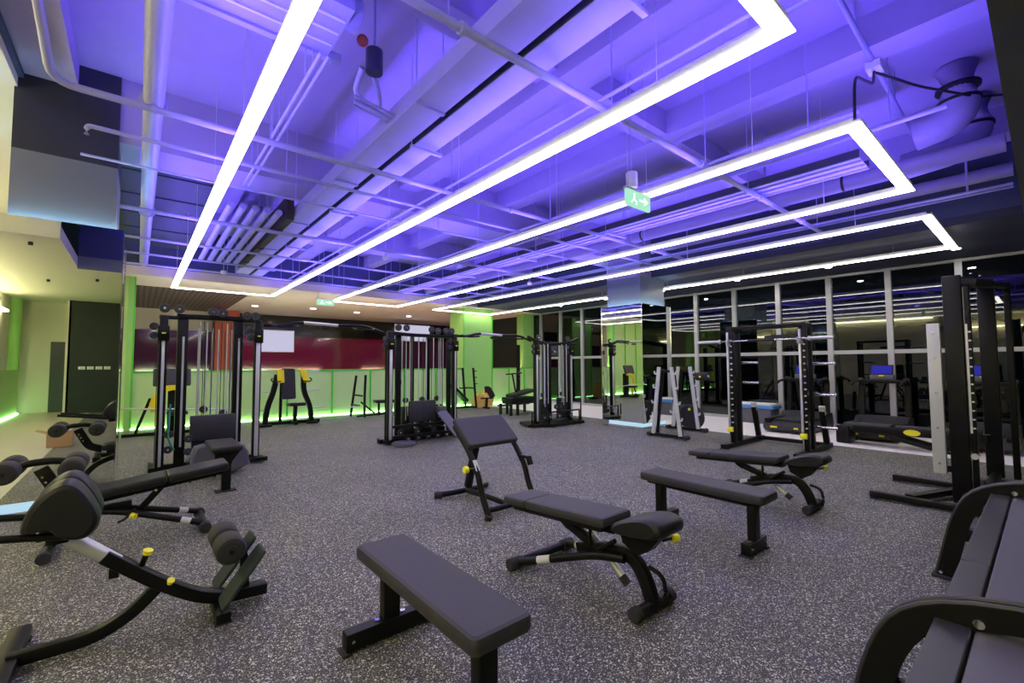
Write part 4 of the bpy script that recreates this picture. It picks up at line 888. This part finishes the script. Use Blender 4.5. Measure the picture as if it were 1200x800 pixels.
MB().cyl((8.80, 4.58, 1.14), (8.792, 4.58, 1.14), .02, 12).build('badge', YEL, t, label='yellow badge')
t = thing('weight_plate_stack', 'two black weight plates standing behind the farther barbell stand', 'weight plates', (9.15, 5.0, 0))
MB().cyl((9.12, 5.0, .26), (9.20, 5.0, .26), .26, 26, .02).build('plate', RUB, t)
MB().cyl((9.110, 5.0, .43), (9.119, 5.0, .43), .03, 12).build('badge', YEL, t, label='yellow badge')
MB().cyl((9.201, 4.98, .25), (9.27, 4.98, .25), .25, 26, .02).build('plate', RUB, t)

# ---- treadmills
def treadmill(yc, lab):
    t = thing('treadmill', lab, 'treadmill', (10.7, yc, 0), 'treadmills facing the windows')
    prof = [(9.98, .08), (10.05, .03), (11.55, .03), (11.62, .10), (11.55, .34), (11.1, .36), (10.9, .26), (10.15, .22), (9.98, .16)]
    m_ = MB(); blob(m_, prof, 'y', yc-.41, yc+.41, .03); b = m_.build('base', PLAS, t)
    MB().box((10.15, yc-.25, .20), (10.95, yc+.25, .262), .006).build('running_belt', RUB, t)
    for s in (-1, 1):
        MB().box((10.05, yc+s*.34-.06, .20), (11.0, yc+s*.34+.06, .275), .012).build('side_rail', FRAME, t)
        MB().bar([(11.35, yc+s*.36, .25), (11.42, yc+s*.36, 1.0), (11.3, yc+s*.36, 1.08)], .07, .09, (0, 1, 0), .08).build('mast', FRAME, t)
        MB().tube([(11.3, yc+s*.36, 1.06), (10.85, yc+s*.38, 1.02), (10.78, yc+s*.38, .98)], .024, 12, .05).build('handrail', FRAME, t)
        MB().pad((9.985, yc+s*.2, .10), .012, .13 if s > 0 else .08, .035, .005, .002).build('badge', YEL, t, label='yellow badge')
    MB().box((11.22, yc-.36, 1.00), (11.40, yc+.36, 1.07), .015).build('console_tray', FRAME, t)
    c = MB().box((11.22, yc-.19, 1.07), (11.34, yc+.19, 1.17), .012).build('console', PLASL, t)
    MB().cyl((11.216, yc-.04, 1.15), (11.216, yc+.04, 1.15), .012, 10).build('badge', YEL, c, label='yellow badge')
    m_ = MB(); slab(m_, (11.25, yc, 1.17), (11.33, yc, 1.36), .36, .02, .015, .005, up=(-1, 0, .4)); s_ = m_.build('display', FRAME, t)
    m_ = MB(); slab(m_, (11.232, yc, 1.185), (11.306, yc, 1.345), .32, .004, .01, .001, up=(-1, 0, .4)); m_.build('screen', E_SCR, t, label='lit blue screen')
    return t
tm = treadmill(3.46, 'treadmill behind the half rack, framed by its posts')
dup(tm, (.13, -1.30, 0), 'treadmill right of the half rack with a bright blue display')
dup(tm, (.13, -2.70, 0), 'treadmill farthest right, seen through the tall black rack')
# low machine
t = thing('rowing_machine', 'low black machine with a yellow oval badge on its side beam, before the middle treadmill', 'exercise machine', (9.9, 1.5, 0))
for x in (9.60, 9.98):
    MB().bar([(x, 2.25, .27), (x, .7, .29)], .05, .13, bend=0, r=.02).build('side_beam', FRAME, t)
    MB().bar([(x, 1.75, .18), (x, 1.0, .0)], .05, .06).build('leg', FRAME, t)
    MB().bar([(x, .85, .25), (x, .75, .02)], .05, .06).build('leg', FRAME, t)
MB().cyl((9.569, 1.47, .28), (9.574, 1.47, .28), .05, 20).build('badge', YEL, t, label='yellow oval badge')
b = bpy.data.objects[[o.name for o in t.children if o.name.startswith('badge')][0]]
for v in b.data.vertices:
    v.co.y = (v.co.y-(1.47-1.5))*2.1+(1.47-1.5)
MB().box((9.63, 1.75, .24), (9.95, 2.4, .36), .03).build('front_housing', PLAS, t)
MB().box((9.70, .8, .30), (9.90, 1.7, .36), .02).build('seat_rail', PLAS, t)
MB().box((9.58, 2.3, 0), (10.0, 2.5, .30), .03).build('foot_housing', FRAME, t)
# mats by the window
t = thing('folded_mat_stack', 'blue mat lying on a grey block by the windows behind the half rack', 'mats', (11.45, 4.5, 0))
MB().box((11.2, 4.15, 0), (11.7, 5.0, .34), .03).build('grey_block', PLASL, t)
MB().box((11.18, 4.1, .342), (11.72, 5.05, .43), .03).build('blue_mat', BLUEP, t)
MB().box((11.2, 4.15, .431), (11.7, 5.0, .46), .01).build('white_mat', WHITEP, t)

# ---- tall smith machine, right
t = thing('smith_machine', 'tall black guided barbell frame at the right with a pale grey rail', 'rack', (7.1, .5, 0))
p = MB().box((6.20, .53, .03), (6.29, .67, 2.27), .01).build('near_upright', FRAME, t)
MB().box((6.22, .478, .03), (6.29, .523, 2.20), .01).build('inner_upright', FRAME, t)
MB().box((6.19, .70, .30), (6.26, .80, 1.80), .004).build('grey_rail', GREYP, t, label='pale grey rail')
for z in (.4, .75, 1.1, 1.45, 1.7): bolt(t, (6.189, .75, z), (-1, 0, 0), .012)
for z in (.35, 1.74): MB().box((6.22, .64, z-.03), (6.25, .72, z+.03)).build('rail_bracket', FRAME, t, smooth=0)
MB().box((6.205, .505, .72), (6.219, .52, 1.78)).build('silver_rail', SILV, t, smooth=0)
for k in range(12): MB().box((6.205, .482, .76+k*.085), (6.219, .502, .775+k*.085)).build('catch_slot', SILV, t, smooth=0)
MB().box((7.95, .40, .03), (8.04, .55, 2.42), .01).build('far_upright', FRAME, t)
MB().box((7.95, .27, .03), (8.03, .33, 2.36), .01).build('far_inner_upright', FRAME, t)
m_ = MB(); m_.bar([(6.25, .60, 2.22), (8.0, .48, 2.37)], .12, .08); m_.bar([(6.25, .46, 2.17), (8.0, .30, 2.32)], .06, .06); m_.bar([(6.25, .65, 2.22), (6.25, .43, 2.18)], .08, .07); m_.build('top_beam', FRAME, t)
for p_ in ((6.35, .47, 2.285), (7.0, .45, 2.34)): bolt(t, p_, (0, 0, 1), .012)
for x in (5.92, 6.98):
    b = MB().bar([(x, 1.26, .045), (x, -.3, .045)], .07, .06).build('base_beam', FRAME, t)
    MB().box((x-.04, 1.2, 0), (x+.04, 1.26, .014)).build('rubber_foot', RUB, b, smooth=0)
m_ = MB(); m_.bar([(5.95, .95, .06), (6.9, .60, .06)], .08, .06); m_.bar([(5.92, .54, .10), (6.98, .54, .10)], .10, .10); m_.bar([(6.98, .5, .06), (8.0, .46, .06)], .08, .06); m_.build('base_cross_beam', FRAME, t)
MB().cyl((6.19, .50, .50), (6.22, .50, .50), .028, 12).build('latch_wheel', SILV, t)
MB().cyl((6.20, .42, .72), (6.20, .42, .64), .03, 14).build('bar_hook', FRAME, t)
MB().box((7.93, .10, .85), (7.945, .16, 1.12)).build('label_plate', LABEL, t, smooth=0)

# ---- dumbbell rack, right foreground
t = thing('dumbbell_rack', 'empty low dumbbell rack with arched end frames in the right foreground', 'rack', (3.05, .15, 0))
for x, zz in ((2.0, .0), (4.1, .0)):
    out = [(.54, 0), (.50, .18), (.455, .38), (.40, .52), (.33, .60), (.22, .655), (.05, .69), (-.45, .72)]
    inn = [(-.45, .65), (.05, .62), (.19, .59), (.285, .535), (.335, .46), (.375, .35), (.415, .17), (.45, 0)]
    def sm(pp):
        o = [pp[0]]
        for i in range(len(pp)-1):
            a, b = pp[i], pp[i+1]; o += [(a[0]*.75+b[0]*.25, a[1]*.75+b[1]*.25), (a[0]*.25+b[0]*.75, a[1]*.25+b[1]*.75)]
        return o+[pp[-1]]
    O, I = sm(out), sm(inn)
    n = len(O); rings = []
    for (a, b) in zip(O, I[::-1]):
        rings.append([Vector((x-.03, a[0], a[1])), Vector((x+.03, a[0], a[1])), Vector((x+.03, b[0], b[1])), Vector((x-.03, b[0], b[1]))])
    ef = MB().loops(rings).build('end_frame', FRAME, t, smooth=50)
    # raised rims on the arch
    m_ = MB()
    for dx in (-.022, .022): m_.sweep([Vector((x+dx, a[0]+.003, a[1]+.003)) for a in O], circ(.009, 8))
    m_.build('edge_rim', PLAS, ef)
    MB().box((x-.05, .40, 0), (x+.05, .56, .02), .004).build('rubber_foot', RUB, ef)
    bolt(ef, (x-.03, .17, .615), (-1, 0, 0), .014); bolt(ef, (x-.03, .515, .04), (-1, 0, 0), .01)
    MB().bar([(x, .40, .30), (x, -.42, .30)], .05, .07).build('lower_beam', FRAME, t)
for a, b in ((1.2, 2.62), (2.63, 4.12)):
    MB().box((a, .185, .555), (b, .27, .595), .005).build('front_tray_strip', PLAS, t)
MB().box((1.2, .075, .548), (4.12, .178, .590), .004).build('tray', PLASL, t)
MB().box((1.2, -.04, .52), (4.12, .066, .545), .004).build('tray_channel', FRAME, t)
MB().box((1.2, -.25, .548), (4.12, -.05, .60), .004).build('rear_tray', PLAS, t)
MB().box((1.98, -.2, .26), (4.12, .22, .28), .004).build('lower_tray', PLAS, t)
# cardboard box seen in the mirror
t = thing('cardboard_box', 'open brown cardboard box on the floor, seen in the left column mirror', 'box', (-1.0, 1.2, 0))
m_ = MB(); m_.box((-1.16, 1.05, .0), (-.84, 1.06, .24)); m_.box((-1.16, 1.34, .0), (-.84, 1.35, .24)); m_.box((-1.16, 1.06, 0), (-1.15, 1.34, .24)); m_.box((-.85, 1.06, 0), (-.84, 1.34, .24)); m_.box((-1.15, 1.06, 0), (-.85, 1.34, .01)); m_.build('carton', CARD, t, smooth=0)
MB().bar([(-1.16, 1.2, .24), (-1.30, 1.2, .30)], .28, .005).build('flap', CARD, t)

# ------------------------------------------------------------------ world, exposure
w = bpy.data.worlds.new('night'); sc.world = w; w.use_nodes = True
w.node_tree.nodes['Background'].inputs[0].default_value = (.004, .006, .010, 1); w.node_tree.nodes['Background'].inputs[1].default_value = 1
sbox('ground', (W+.2, -12, -.3), (40, 30, -.15), DGREY)
sc.view_settings.view_transform = 'Standard'; sc.view_settings.look = 'None'; sc.view_settings.gamma = 1; sc.view_settings.exposure = 0
sc.view_settings.use_curve_mapping = False
sc.cycles.max_bounces = 8; sc.cycles.diffuse_bounces = 4; sc.cycles.glossy_bounces = 5; sc.cycles.transparent_max_bounces = 8
for o in bpy.data.objects:
    if '_org' in o: del o['_org']
